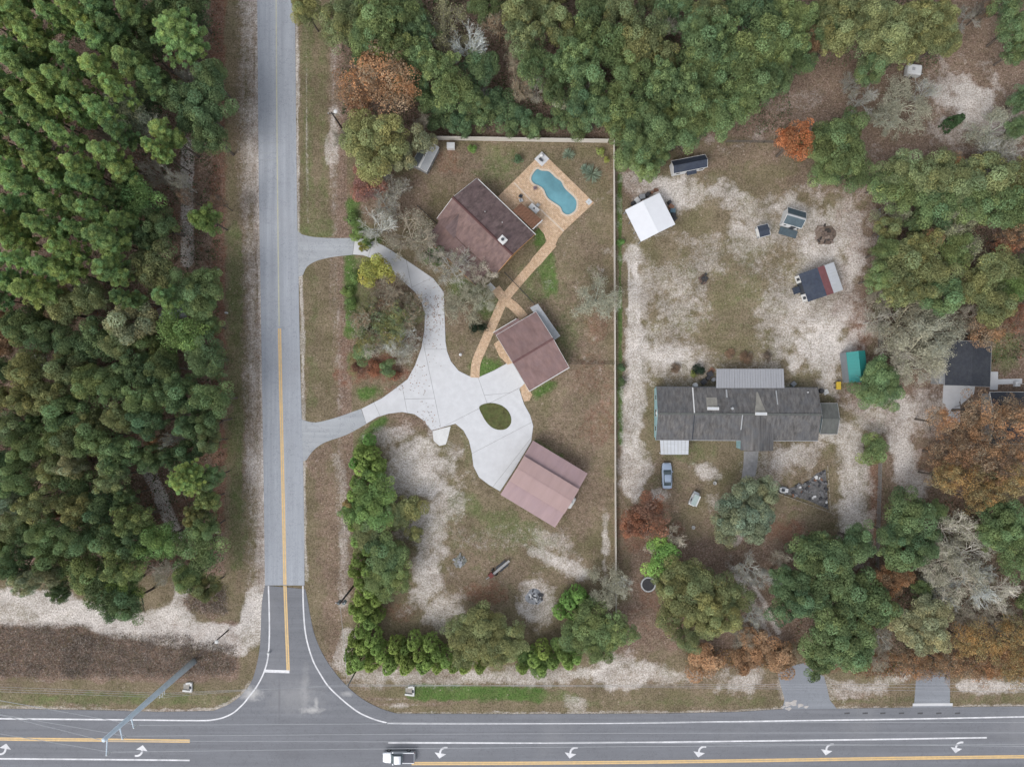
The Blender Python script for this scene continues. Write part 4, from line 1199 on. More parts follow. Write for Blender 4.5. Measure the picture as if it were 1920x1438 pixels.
# annex on its east end
t, L2, W2 = gable('annex', 'small grey-shingled annex at the east end of the long house', 'annex', [(1538.5, 756), (1570, 756.5), (1570, 813.5), (1538.5, 813.5)], 2.35, 3.2, [SLATE2], TEALW, SLATE2, 0.2, GTRIM)
opening(t, 'window', (L2 / 2 - 0.2, 0, 1.4), 1.2, 1.0, '+x')
# ribbed patio cover and white awning
def cover(name, label, quad, z_hi, z_lo, mat, n, posts):
    p = [G(*quad[0], z_hi), G(*quad[1], z_hi), G(*quad[2], z_lo), G(*quad[3], z_lo)]
    c0 = sum(p, Vector()) / 4; c0.z = 0
    t = thing(name, label, 'awning', c0)
    p = [q - c0 for q in p]
    for k in range(n):
        a0, a1 = p[0].lerp(p[1], k / n), p[0].lerp(p[1], (k + 0.93) / n)
        b0, b1 = p[3].lerp(p[2], k / n), p[3].lerp(p[2], (k + 0.93) / n)
        dz_ = Vector((0, 0, 0.03 if k % 2 else 0.0))
        MB().sheet([a0 + dz_, a1 + dz_, b1 + dz_, b0 + dz_], 0.05).build('roof_panel', mat, t)
    for k in range(posts):
        q = p[3].lerp(p[2], 0.03 + 0.94 * k / (posts - 1)); r_ = p[0].lerp(p[1], 0.5)
        q = q * 0.97
        MB().box((q.x, q.y, z_lo / 2 - 0.06), (0.1, 0.1, z_lo - 0.1)).build('post', WTRIM, t)
    MB().tube([p[3] + Vector((0, 0, -0.03)), p[2] + Vector((0, 0, -0.03))], 0.06, 6).build('gutter', mat, t)
    return t
cover('patio_cover', 'ribbed grey metal patio cover behind the long house', [(1343, 727.5), (1471, 727.5), (1469.5, 692), (1343.5, 692)], 2.75, 2.4, AWN, 26, 5)
cover('porch_awning', 'pale ribbed metal awning at the front left of the long house', [(1237.5, 825), (1292, 825), (1291, 851.5), (1239, 851.5)], 2.6, 2.3, WAWN, 8, 3)
# ---- far right houses -------------------------------------------
t, L, W = gable('carport_house', 'dark-roofed garage house half hidden by bare branches at right', 'house', [(1771, 723.5), (1774, 640), (1859, 640), (1856.5, 723.5)], 2.7, 3.7, [DARK], GRYW, DARK, 0.3, GTRIM)
opening(t, 'garage_door', (-L / 2 + 0.3, 0.6, 1.15), 4.4, 2.2, '-x', WTRIM, WTRIM)
MB().box((-L / 2 + 1.5, W / 2 + 0.4, 1.2), (2.6, 0.9, 2.4)).build('side_room', GRYW, t)
t, L, W = gable('dark_roof_house', 'charcoal-roofed house cut by the right photo edge behind orange oaks', 'house', [(1856, 735), (1990, 735), (1990, 832), (1856, 832)], 2.7, 4.0, [DARK], GRYW, DARK, 0.3, WTRIM)
opening(t, 'window', (-2, W / 2 - 0.3, 1.6), 1.2, 1.1, '+y')
opening(t, 'door', (-4, -W / 2 + 0.3, 1.05), 1.0, 2.1, '-y', WTRIM, DOORM)
# ---- ruined shack under the left woods ----------------------------
t, L, W = gable('shack', 'grey ruined shack roof showing through the western woods', 'shed', [(292, 580), (330, 570), (343, 590), (306, 606)], 2.2, 2.7, [GMET, M('rusted_tin', (0.27, 0.20, 0.17), 0.8, 0.2, 2.0)], GRYW, GMET, 0.1, GTRIM)
# ---- small well shed behind main house -----------------------------
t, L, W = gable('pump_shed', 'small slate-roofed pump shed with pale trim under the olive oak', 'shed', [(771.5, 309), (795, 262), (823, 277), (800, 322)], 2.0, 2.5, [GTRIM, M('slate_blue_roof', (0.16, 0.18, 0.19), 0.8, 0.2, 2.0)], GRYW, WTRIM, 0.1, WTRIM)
d0 = G(802, 318, 0.0); ang0 = t.rotation_euler.z
bx = thing('log_rack', 'dark open frame rack beside the small pump shed', 'rack', G(803, 314), ang0)
MB().box((0, 0, 0.35), (1.2, 0.9, 0.06)).build('shelf', DOORM, bx)
for x in (-0.6, 0.6):
    MB().box((x, 0, 0.4), (0.12, 1.1, 0.8)).build('side_rail', WTRIM, bx)
wb = thing('white_tank_box', 'white utility box standing by the long pale fence', 'box', G(846, 277))
MB().box((0, 0, 0.55), (1.35, 1.0, 1.1)).build('body', WTRIM, wb)
MB().box((0, 0, 1.13), (1.42, 1.08, 0.06)).build('lid', WHTW, wb)
MB().box((0, 0.62, 0.4), (0.9, 0.2, 0.8)).build('meter', DOORM, wb)

# ================================================================ FENCES
def fence(name, label, pts, h, step, panel, post, z_cap=0.08, slim=False, cat='fence'):
    P = [G(*p) for p in pts]
    c0 = P[0].copy()
    t = thing(name, label, cat, c0)
    for a, b in zip(P[:-1], P[1:]):
        d = b - a
        n = max(1, round(d.length / step))
        rz = math.atan2(d.y, d.x)
        pm = sm = None
        for k in range(n + 1):
            q = a.lerp(b, k / n) - c0
            if pm is None:
                pm = MB().box((0, 0, h / 2 + 0.03), ((0.13, 0.13, h + 0.06) if not slim else (0.07, 0.07, h + 0.04))).mesh('post', post)
            link('post', pm, t, q, rz)
            if k < n:
                m_ = a.lerp(b, (k + 0.5) / n) - c0
                ln = d.length / n - (0.14 if not slim else 0.08)
                if sm is None:
                    mb = MB()
                    if slim:
                        for zz in (0.35, 0.7, 1.05):
                            if zz < h: mb.box((0, 0, zz), (ln, 0.04, 0.07))
                        mb.box((0, 0, h - 0.03), (ln, 0.05, 0.06))
                    else:
                        nb = max(4, int(ln / 0.3))
                        for j in range(nb):
                            mb.box((-ln / 2 + (j + 0.5) * ln / nb, 0.0 if j % 2 else 0.012, h / 2), (ln / nb * 0.985, 0.035, h - 0.12))
                        mb.box((0, 0, h - 0.03), (ln, 0.07, z_cap)).box((0, 0, 0.1), (ln, 0.07, 0.1))
                    sm = mb.mesh('panel', panel)
                link('panel', sm, t, m_, rz)
    return t
VINYL = M('pale_tan_vinyl', (0.66, 0.62, 0.56), 0.6, 0.08, 2.0, dirt=(0.52, 0.48, 0.42), dirt_amt=0.5)
BLACKF = M('black_rail_fence', (0.03, 0.032, 0.033), 0.6, 0.1)
WIREF = M('galvanized_chain_link', (0.22, 0.235, 0.235), 0.6, 0.1)
WOODF = M('grey_wood_fence', (0.13, 0.115, 0.105), 0.9, 0.25, 2.0)
fence('privacy_fence', 'long pale vinyl privacy fence running across behind the pool yard', [(806, 262.5), (1138, 268)], 1.85, 2.4, VINYL, VINYL)
fence('boundary_fence', 'pale vinyl boundary fence running up and down between the two properties', [(1150, 268), (1151, 500), (1152, 720), (1152.5, 920), (1154, 1150)], 1.5, 2.4, VINYL, VINYL)
fence('rail_fence', 'black rail fence from the main house corner to the bare trees', [(783, 387), (820, 421)], 1.2, 2.0, BLACKF, BLACKF, slim=True)
fence('rail_fence', 'black rail fence crossing the paver walkway toward the garage', [(946, 512), (1008, 577)], 1.2, 2.0, BLACKF, BLACKF, slim=True)
fence('rail_fence', 'low dark rail fence joining the garage to the boundary fence', [(1068, 682), (1152, 682)], 1.0, 2.0, BLACKF, BLACKF, slim=True)
fence('rail_fence', 'grey wooden fence line behind the dark shed at the wood edge', [(1360, 268), (1430, 269), (1500, 270)], 1.3, 2.2, WOODF, WOODF, slim=True)
fence('chain_link_fence', 'silver chain-link fence along the sandy lane right of the long house', [(1646, 865), (1643, 960), (1640, 1060)], 1.4, 2.4, WIREF, WIREF, slim=True)
fence('chain_link_fence', 'thin chain-link fence along the east side of the sandy lot', [(1643, 395), (1645, 520), (1646, 650)], 1.4, 2.4, WIREF, WIREF, slim=True)
fence('yard_gate', 'short dark gate between boundary fence and the long house drive', [(1156, 728), (1168, 728)], 1.2, 1.2, BLACKF, BLACKF, slim=True, cat='gate')
# ================================================================ VEHICLES
def paint(name, col_, metal=0.3):
    return M(name, col_, 0.32, 0.04, 1.0, metal=metal, spec=0.5, fine=0.0, coat=0.4)
TYRE = M('tyre_rubber', (0.02, 0.02, 0.021), 0.9, 0.1)
RIM = M('alloy_rim', (0.45, 0.46, 0.48), 0.35, 0.05, metal=0.7)
LAMP = M('clear_lamp', (0.6, 0.62, 0.65), 0.15, 0.05)
TAIL = M('red_lamp', (0.30, 0.015, 0.015), 0.2, 0.05)

CGLASS = M('car_glass', (0.075, 0.10, 0.11), 0.08, 0.1, spec=0.6, fine=0.0)

def loft(stations, n_round=3):
    """stations: (x, half width, z bottom, z top, corner radius) -> closed rounded hull along x"""
    mb = MB()
    rings = []
    for x, w, z0, z1, r_ in stations:
        r_ = min(r_, w * 0.9, (z1 - z0) * 0.9)
        ring = [(x, -w, z0), (x, w, z0)]
        for s_ in (1, -1):
            arc = []
            for k in range(n_round + 1):
                a = k / n_round * math.pi / 2
                arc.append((x, s_ * (w - r_ + r_ * math.cos(a)), z1 - r_ + r_ * math.sin(a)))
            ring += arc if s_ == 1 else arc[::-1]
        rings.append(ring)
    n = len(rings[0])
    vv = [p for r_ in rings for p in r_]
    ff = [(i * n + k, (i + 1) * n + k, (i + 1) * n + (k + 1) % n, i * n + (k + 1) % n) for i in range(len(rings) - 1) for k in range(n)]
    ff += [tuple(range(n)), tuple((len(rings) - 1) * n + k for k in range(n - 1, -1, -1))]
    return mb.add(vv, ff)

def wheel(parent, x, y, r_, w):
    mb = MB().lathe([(r_ * 0.6, -w / 2), (r_ * 0.95, -w / 2), (r_, -w / 3), (r_, w / 3), (r_ * 0.95, w / 2), (r_ * 0.6, w / 2)], 18)
    mb.v = [(a, c, b) for a, b, c in mb.v]
    o = mb.build('wheel', TYRE, parent, (x, y, r_))
    mb = MB().lathe([(r_ * 0.2, -w / 2 - 0.01), (r_ * 0.62, -w / 2 - 0.01), (r_ * 0.62, w / 2 + 0.01), (r_ * 0.2, w / 2 + 0.012)], 14)
    mb.v = [(a, c, b) for a, b, c in mb.v]
    mb.build('rim', RIM, o)

SILVER = paint('silver_white_paint', (0.60, 0.62, 0.66))
pk = thing('pickup_truck', 'silver-white pickup truck with dark bed driving on the main road', 'truck', G(749, 1414.5), R(180))
loft([(-2.85, 0.93, 0.45, 1.02, 0.08), (-2.6, 0.98, 0.40, 1.10, 0.08), (-0.75, 0.99, 0.35, 1.12, 0.06), (0.9, 0.99, 0.35, 1.12, 0.10), (1.3, 0.98, 0.36, 1.14, 0.16), (2.3, 0.96, 0.38, 1.06, 0.2), (2.75, 0.88, 0.42, 0.96, 0.2), (2.88, 0.78, 0.45, 0.85, 0.15)]).build('body', SILVER, pk, smooth_=True)
loft([(-0.78, 0.80, 1.05, 1.10, 0.03), (-0.62, 0.78, 1.05, 1.80, 0.12), (-0.3, 0.78, 1.05, 1.88, 0.14), (0.55, 0.77, 1.05, 1.86, 0.14), (0.75, 0.76, 1.05, 1.80, 0.14), (1.45, 0.86, 1.05, 1.12, 0.04)]).build('cab', CGLASS, pk, smooth_=True)
loft([(-0.56, 0.72, 1.78, 1.845, 0.05), (-0.3, 0.74, 1.80, 1.905, 0.06), (0.5, 0.73, 1.80, 1.885, 0.06), (0.72, 0.70, 1.76, 1.835, 0.05)]).build('cab_roof', SILVER, pk, smooth_=True)
MB().box((-1.78, 0, 1.10), (1.95, 1.66, 0.06)).build('bed_cover', M('black_bed_cover', (0.075, 0.078, 0.10), 0.5, 0.08), pk)
for y in (-0.9, 0.9):
    MB().box((-1.78, y, 1.13), (2.05, 0.10, 0.08)).build('bed_rail', SILVER, pk)
    MB().box((0.05, y * 0.995, 1.10), (1.5, 0.03, 0.05)).build('door_trim', DOORM, pk)
    MB().box((1.0, y * 1.18, 1.22), (0.18, 0.24, 0.18)).build('mirror', SILVER, pk)
    MB().box((2.74, y * 0.72, 0.82), (0.2, 0.36, 0.16)).build('headlight', LAMP, pk)
    MB().box((-2.84, y * 0.95, 0.86), (0.08, 0.14, 0.34)).build('tail_light', TAIL, pk)
    for x in (-1.75, 1.85):
        wheel(pk, x, y * 1.0, 0.39, 0.26)
MB().box((-2.92, 0, 0.5), (0.16, 1.8, 0.2)).build('bumper', GTRIM, pk)

BLUE = paint('blue_grey_paint', (0.33, 0.40, 0.50))
cr = thing('parked_car', 'blue-grey sedan parked in front of the long house', 'car', G(1249, 891), R(91))
loft([(-2.35, 0.70, 0.40, 0.80, 0.15), (-2.2, 0.82, 0.32, 0.95, 0.15), (-1.2, 0.89, 0.28, 0.98, 0.14), (0.9, 0.90, 0.28, 0.96, 0.14), (1.6, 0.87, 0.28, 0.88, 0.18), (2.15, 0.78, 0.32, 0.76, 0.18), (2.35, 0.60, 0.40, 0.66, 0.12)]).build('body', BLUE, cr, smooth_=True)
loft([(-1.75, 0.66, 0.93, 0.97, 0.03), (-1.05, 0.66, 0.93, 1.36, 0.12), (-0.6, 0.67, 0.93, 1.42, 0.14), (0.25, 0.66, 0.93, 1.40, 0.14), (1.1, 0.70, 0.90, 0.95, 0.04)]).build('cabin', CGLASS, cr, smooth_=True)
loft([(-1.10, 0.56, 1.32, 1.385, 0.05), (-0.6, 0.60, 1.35, 1.445, 0.06), (0.05, 0.59, 1.36, 1.435, 0.06), (0.3, 0.55, 1.33, 1.395, 0.05)]).build('roof', BLUE, cr, smooth_=True)
for y in (-0.82, 0.82):
    MB().box((0.75, y * 1.12, 0.98), (0.16, 0.2, 0.13)).build('mirror', BLUE, cr)
    MB().box((2.18, y * 0.7, 0.66), (0.2, 0.32, 0.12)).build('headlight', LAMP, cr)
    MB().box((-2.28, y * 0.75, 0.78), (0.12, 0.34, 0.14)).build('tail_light', TAIL, cr)
    MB().box((-0.2, y * 0.86, 1.18), (1.4, 0.03, 0.05), 0).build('pillar', BLUE, cr)
    for x in (-1.4, 1.4):
        wheel(cr, x, y * 0.98, 0.32, 0.22)

gc = thing('golf_cart', 'small pale golf cart with grey canopy parked by the oak', 'cart', G(1300, 934), R(66))
loft([(-1.3, 0.55, 0.25, 0.75, 0.1), (-0.9, 0.62, 0.25, 0.85, 0.1), (0.3, 0.62, 0.25, 0.55, 0.08), (0.9, 0.60, 0.25, 0.85, 0.15), (1.3, 0.48, 0.30, 0.65, 0.12)]).build('body', WHTW, gc)
MB().box((-0.1, 0.12, 1.85), (2.0, 0.9, 0.08)).build('canopy', M('sage_canopy', (0.36, 0.43, 0.42), 0.7, 0.1), gc)
MB().box((-0.1, -0.46, 1.86), (2.0, 0.22, 0.09)).build('canopy_edge', WTRIM, gc)
MB().box((-0.1, 0.62, 1.84), (1.9, 0.16, 0.07)).build('canopy_edge', GTRIM, gc)
MB().box((-0.4, 0, 0.78), (0.5, 1.1, 0.18)).build('seat', DOORM, gc)
for x in (-1.0, 0.85):
    for y in (-0.52, 0.52):
        MB().box((x, y, 1.3), (0.06, 0.06, 1.1)).build('roof_post', GTRIM, gc)
        wheel(gc, x, y, 0.24, 0.18)

vt = thing('covered_trailer', 'small white covered trailer under the trees near the pale sand patch', 'trailer', G(1706, 138), R(-8))
loft([(-1.3, 0.85, 0.45, 1.5, 0.15), (-1.2, 0.9, 0.4, 1.7, 0.2), (1.1, 0.9, 0.4, 1.7, 0.2), (1.35, 0.8, 0.5, 1.4, 0.2)]).build('body', WHTW, vt)
MB().tube([(1.3, 0, 0.45), (2.2, 0, 0.4)], 0.06, 6).build('tow_bar', GTRIM, vt)
MB().box((-0.3, 0, 1.72), (0.5, 0.5, 0.12)).build('roof_vent', GTRIM, vt)
for y in (-0.9, 0.9):
    wheel(vt, 0, y, 0.3, 0.2)

# ================================================================ POLES AND WIRES
STEEL = M('blue_grey_steel', (0.54, 0.63, 0.71), 0.6, 0.10, 1.5, metal=0.0, fine=0.08)
WOODP = M('dark_wood_pole', (0.060, 0.052, 0.048), 0.9, 0.2)
GPOLE = M('grey_pole', (0.22, 0.22, 0.215), 0.8, 0.15)
CERAM = M('pale_insulator', (0.55, 0.57, 0.58), 0.4, 0.05)
WIRE = M('bare_wire', (0.42, 0.43, 0.45), 0.5, 0.05)
tp_base = G(364, 1239)
TH = 27.5
tp = thing('transmission_pole', 'tall blue-grey steel transmission pole rising beside the main road', 'utility pole', tp_base)
n = 12
mb = MB().tube([(0, 0, 0), (0, 0, TH * 0.5), (0, 0, TH)], [0.56, 0.46, 0.30], 14)
mb.build('shaft', STEEL, tp, smooth_=True)
MB().tube([(0, 0, 0), (0, 0, 0.35)], 0.62, 14).build('footing', GPOLE, tp)
for z_, ln in ((10.6, 0.55), (11.3, 0.7), (12.1, 0.5)):
    a_ = MB().tube([(0, -0.3, z_), (0.1, -0.45 - ln, z_ + 0.12)], [0.07, 0.05], 6).build('bracket_arm', CERAM, tp)
    MB().lathe([(0.10, 0), (0.12, 0.1), (0.08, 0.2)], 8, (0.1, -0.45 - ln, z_ + 0.1)).build('insulator', CERAM, a_)
tops = []
for z_, ln, sx in ((20.5, 1.4, 1), (23.5, 1.5, 1), (26.6, 2.2, 0)):
    tip = Vector((0.5 * sx, -0.3 - ln, z_ + 0.25))
    a_ = MB().tube([(0, -0.2, z_), tip], [0.13, 0.08], 6).build('cross_arm', STEEL, tp)
    MB().tube([tip, tip + Vector((0, 0, -0.9))], 0.11, 8).build('insulator_string', CERAM, a_)
    tops.append(tp_base + tip + Vector((0, 0, -0.9)))
tops.append(tp_base + Vector((0, -0.2, TH - 0.2)))

def pole(label, base, top_px, hgt, mat, r0=0.17, arm=None, extra=None):
    b = G(*base)
    t = thing('utility_pole', label, 'utility pole', b)
    MB().tube([(0, 0, 0), (0, 0, hgt)], [r0, r0 * 0.7], 8).build('shaft', mat, t, smooth_=True)
    if arm:
        a_ = MB().box((0, 0, hgt - 0.5), (arm, 0.12, 0.12)).build('cross_arm', mat, t)
        for s_ in (-0.45, 0.0, 0.45):
            MB().lathe([(0.07, 0), (0.09, 0.1), (0.05, 0.22)], 8, (s_ * arm, 0, hgt - 0.44)).build('insulator', CERAM, a_)
    if extra == 'transformer':
        for dx in (-0.42, 0.42):
            MB().lathe([(0.27, hgt - 2.0), (0.30, hgt - 1.9), (0.30, hgt - 0.95), (0.2, hgt - 0.85)], 12, (dx, -0.25, 0)).build('transformer', M('transformer_grey', (0.14, 0.17, 0.18), 0.6, 0.1), t)
    if extra == 'lamp':
        MB().tube([(0, 0, hgt - 0.6), (0.5, 0.2, hgt - 0.2)], 0.05, 6).build('lamp_arm', GTRIM, t)
        MB().lathe([(0.12, 0), (0.34, 0.08), (0.30, 0.28), (0.1, 0.34)], 12, (0.6, 0.25, hgt - 0.45)).build('lamp_head', WTRIM, t)
    return b + Vector((0, 0, hgt))
p_a = pole('dark utility pole with a pale lamp head on the verge by the side road', (646, 248), None, 9.0, WOODP, 0.17, 1.4, 'lamp')
p_b = pole('utility pole carrying two dark transformers at the cedar hedge', (667, 1093), None, 11.5, WOODP, 0.2, 1.6, 'transformer')
p_c = pole('plain grey utility pole at the rounded road corner below the hedge', (672, 1249), None, 8.4, GPOLE, 0.16, None)
p_d = pole('short dark pole with pale lamp at the sandy track by the junction', (428, 1181), None, 6.6, WOODP, 0.13, None, 'lamp')

def wire(label, a, b, sag=0.8, r_=0.022, grp=None, name='overhead_wire'):
    a, b = Vector(a), Vector(b)
    pts = []
    for k in range(21):
        t = k / 20
        p = a.lerp(b, t)
        p.z -= sag * 4 * t * (1 - t)
        pts.append(p)
    o = MB().tube(pts, r_, 4, False).build(name, WIRE)
    return tag(o, label, 'wire', grp)
# high conductors going east along the road and north-west towards the next tower
for i, (q, ye, yw) in enumerate(zip(tops, (1363, 1382, 1401, 1413), (1318, 1350, 1392, 1300))):
    nm = ['lowest', 'second', 'third', 'topmost'][i]
    zz = q.z
    e = G(2500, ye - 8, zz)
    wire(f'{nm} high power wire running east over the main road', q, e, 0.5, 0.045, 'transmission wires')
    w_ = G(-700, yw - 120, zz)
    wire(f'{nm} high power wire leaving the steel pole toward the west edge', q, w_, 0.5, 0.045, 'transmission wires')
for i, (z_, yy) in enumerate(((10.7, 1290), (11.4, 1286), (12.2, 1281))):
    a_ = tp_base + Vector((0.1, -1.0, z_))
    nm = ['lower', 'middle', 'upper'][i]
    wire(f'{nm} distribution wire from the steel pole to the grey corner pole', a_, p_c + Vector((0.0, 0, -0.2 - 0.4 * i)), 0.3, 0.018, 'distribution wires')
    wire(f'{nm} distribution wire running west along the grassy verge', a_, G(-700, yy - 24 + 10 * i, z_), 0.4, 0.018, 'distribution wires')
    wire(f'{nm} distribution wire running east above the roadside grass', p_c + Vector((0.0, 0, -0.2 - 0.4 * i)), G(2500, 1282 + 12 * i, 8.5), 0.4, 0.018, 'distribution wires')
wire('thin service wire between the transformer pole and the corner pole', p_b, p_c, 0.4, 0.02)

# ================================================================ SMALL THINGS
def headwall(px, py, label, rz):
    t = thing('culvert_headwall', label, 'culvert', G(px, py), rz, 'concrete culvert ends along the main road')
    MB().box((0.1, 0, 0.04), (1.5, 1.1, 0.08)).build('apron', M('stained_concrete', (0.33, 0.31, 0.28), 0.9, 0.25, 2.0), t)
    MB().box((0.85, 0, 0.2), (0.3, 1.7, 0.5)).build('headwall', CON2, t)
    for y, ln in ((-0.7, 1.5), (0.7, 0.9)):
        MB().box((0.75 - ln / 2, y, 0.14), (ln, 0.3, 0.3), 0.12 * (1 if y > 0 else -1)).build('wing_wall', CON2, t)
    mb = MB().lathe([(0.3, 0), (0.3, 0.3)], 12)
    mb.v = [(0.6 + z, x, y + 0.32) for x, y, z in mb.v]
    mb.build('pipe_mouth', DOORM, t)
headwall(351, 1287, 'white concrete culvert end on the verge beside the steel pole', R(0))
headwall(767, 1294, 'white concrete culvert end at the start of the bright green verge', R(0))
# trampoline
tr = thing('trampoline', 'round trampoline with dark mat half under the olive trees', 'trampoline', G(1214, 1093))
ring = [(1.35 * math.cos(a), 1.35 * math.sin(a), 0.85) for a in np.linspace(0, 2 * math.pi, 25)]
MB().tube(ring, 0.06, 6, False).build('rim', GTRIM, tr)
MB().lathe([(1.12, 0.83), (1.12, 0.845)], 24).build('mat', M('trampoline_mat', (0.05, 0.05, 0.055), 0.8), tr)
MB().tube([(1.22 * math.cos(a), 1.22 * math.sin(a), 0.87) for a in np.linspace(0, 2 * math.pi, 25)], 0.09, 6, False).build('pad', CERAM, tr)
for k in range(6):
    a = k * math.pi / 3
    MB().tube([(1.33 * math.cos(a), 1.33 * math.sin(a), 0.85), (1.36 * math.cos(a), 1.36 * math.sin(a), 0)], 0.04, 6).build('leg', GTRIM, tr)
# ash heap and burn pile
rng = random.Random(11)
def heap(name, label, px, py, r_, h_, mats, n, seed, cat='heap'):
    rg = random.Random(seed)
    t = thing(name, label, cat, G(px, py))
    prof = [(r_, 0.0), (r_ * 0.7, h_ * 0.4), (r_ * 0.35, h_ * 0.7), (0.05, h_ * 0.8)]
    mb = MB().lathe(prof, 14)
    mb.v = [(x * (1 + 0.2 * math.sin(7 * x + 3 * y)), y * (1 + 0.2 * math.cos(5 * x)), z * rg.uniform(0.7, 1.2)) for x, y, z in mb.v]
    mb.build('mound', mats[0], t)
    for k in range(n):
        a, d = rg.uniform(0, 6.28), rg.uniform(0, r_ * 0.95)
        ln = rg.uniform(0.3, 1.1)
        zz = h_ * 0.8 * (1 - d / r_) + 0.1
        MB().box((d * math.cos(a), d * math.sin(a), zz), (ln, rg.uniform(0.12, 0.4), rg.uniform(0.1, 0.3)), rg.uniform(0, 3.1), rg.uniform(-0.3, 0.3)).build('chunk', mats[1 + k % (len(mats) - 1)], t)
    return t
ASH = M('grey_ash', (0.30, 0.31, 0.33), 0.95, 0.35, 1.5)
CHAR = M('charred_wood', (0.06, 0.06, 0.065), 0.9, 0.3)
heap('burn_pile', 'grey ash burn pile on the sandy circle in the lower yard', 1002, 1118, 1.5, 0.5, [ASH, ASH, CHAR, JM[4], CHAR], 26, 3, 'burn pile')
heap('brush_pile', 'dark brush pile with brown rim on the sandy lot', 1546, 441, 1.9, 0.4, [M('brush_brown', (0.17, 0.13, 0.105), 0.95, 0.5), M('dry_twigs', (0.16, 0.12, 0.10), 0.95), M('dry_twigs_pale', (0.24, 0.19, 0.16), 0.95), WOODP], 40, 4, 'brush pile')
heap('stump_pile', 'small dark stump heap in the middle of the sandy lot', 1319, 524, 0.9, 0.45, [M('stump_brown', (0.12, 0.085, 0.07), 0.95, 0.4), CHAR, WOODP], 14, 5, 'stump')
heap('rock_pile', 'grey-green rock pile in the lower yard lawn', 862, 1052, 1.1, 0.4, [M('mossy_rock', (0.20, 0.205, 0.18), 0.95, 0.4), ASH, M('rock_grey', (0.24, 0.24, 0.23), 0.95)], 16, 6, 'rock pile')
# boom trailer and tiller in the lower yard
bt = thing('log_splitter_trailer', 'long grey trailer beam with red engine end in the lower yard', 'trailer', G(935, 1066), R(40))
MB().box((0.6, 0, 0.55), (3.8, 0.4, 0.25)).build('beam', M('weathered_beam', (0.36, 0.35, 0.34), 0.7, 0.2), bt)
for k in range(6):
    MB().box((-0.9 + k * 0.55, 0.0, 0.69), (0.12, 0.46, 0.05)).build('rung', GTRIM, bt)
MB().box((-1.7, 0.1, 0.55), (0.8, 0.8, 0.7)).build('engine', M('dull_red_paint', (0.17, 0.05, 0.045), 0.7, 0.3), bt)
MB().tube([(-2.0, 0, 0.5), (-2.9, 0.1, 0.3)], 0.08, 6).build('tow_bar', GTRIM, bt)
MB().box((0.8, 0.42, 0.35), (2.2, 0.3, 0.12)).build('side_tray', DOORM, bt)
MB().box((0.9, -0.5, 0.3), (2.0, 0.25, 0.10)).build('side_tray', DOORM, bt)
for y in (-0.5, 0.65):
    wheel(bt, -0.9, y, 0.3, 0.2)
# fenced rubble plot
tri = [(1465, 920), (1549, 877), (1554, 958)]
rp = thing('rubble_plot', 'triangular plot of grey rubble and scrap below the long house', 'rubble plot', G(1518, 918))
c0 = G(1518, 918)
poly = [(G(x, y) - c0).to_2d() for x, y in ((1462, 924), (1480, 915), (1512, 905), (1530, 888), (1548, 880), (1550, 910), (1553, 955), (1520, 940), (1490, 930))]
MB().prism(poly, -0.05, 0.08).build('ground_cloth', M('dark_ground_cloth', (0.165, 0.16, 0.16), 0.9, 0.5, 1.6, fine=0.25), rp)
SCRAP = M('grey_scrap', (0.17, 0.17, 0.175), 0.8, 0.3)
rg = random.Random(8)
for k in range(70):
    a, b = rg.random(), rg.random()
    if a + b > 1: a, b = 1 - a, 1 - b
    p = Vector(poly[0]) * (1 - a - b) + Vector(poly[4]) * a + Vector(poly[6]) * b
    p = p * 0.94
    MB().box((p.x, p.y, 0.18), (rg.uniform(0.15, 0.7), rg.uniform(0.15, 0.5), rg.uniform(0.12, 0.4)), rg.uniform(0, 3)).build('scrap', rg.choice([JM[0], SCRAP, SCRAP, JM[2], CHAR, SCRAP, JM[0], SCRAP, JM[4]]), rp)
for (x0, y0), (x1, y1), n_ in (((1462, 926), (1555, 960), 9), ((1551, 878), (1556, 956), 7)):
    for k in range(n_):
        q = (G(x0 + (x1 - x0) * k / (n_ - 1), y0 + (y1 - y0) * k / (n_ - 1)) - c0)
        MB().box((q.x, q.y, 0.2), (1.0, 0.16, 0.22), math.atan2(y0 - y1, x1 - x0)).build('edging_timber', M('pale_timber', (0.30, 0.26, 0.20), 0.9, 0.2), rp)
sm_ = thing('riding_mower', 'pale grey riding mower at the left tip of the rubble plot', 'mower', G(1468, 918), R(-8))
loft([(-0.8, 0.4, 0.3, 0.75, 0.1), (0.0, 0.45, 0.3, 0.8, 0.1), (0.7, 0.38, 0.3, 0.7, 0.15)]).build('body', WHTW, sm_)
MB().box((-0.3, 0, 0.95), (0.5, 0.5, 0.25)).build('seat', DOORM, sm_)
MB().box((0, 0, 0.25), (0.9, 1.2, 0.15)).build('deck', GTRIM, sm_)
for x in (-0.65, 0.6):
    for y in (-0.45, 0.45):
        wheel(sm_, x, y, 0.24, 0.18)
# yellow cart by the green carport
yc_ = thing('yellow_cart', 'small yellow garden cart below the teal green carport', 'cart', G(1569, 723))
MB().box((0, 0, 0.55), (0.7, 1.2, 0.45), taper=1.15).build('tub', M('yellow_plastic', (0.55, 0.38, 0.05), 0.5, 0.1), yc_)
MB().tube([(0, 0.6, 0.6), (0, 1.1, 0.8)], 0.04, 6).build('handle', DOORM, yc_)
for y in (-0.4, 0.4):
    wheel(yc_, 0.4, y, 0.2, 0.12); wheel(yc_, -0.4, y, 0.2, 0.12)
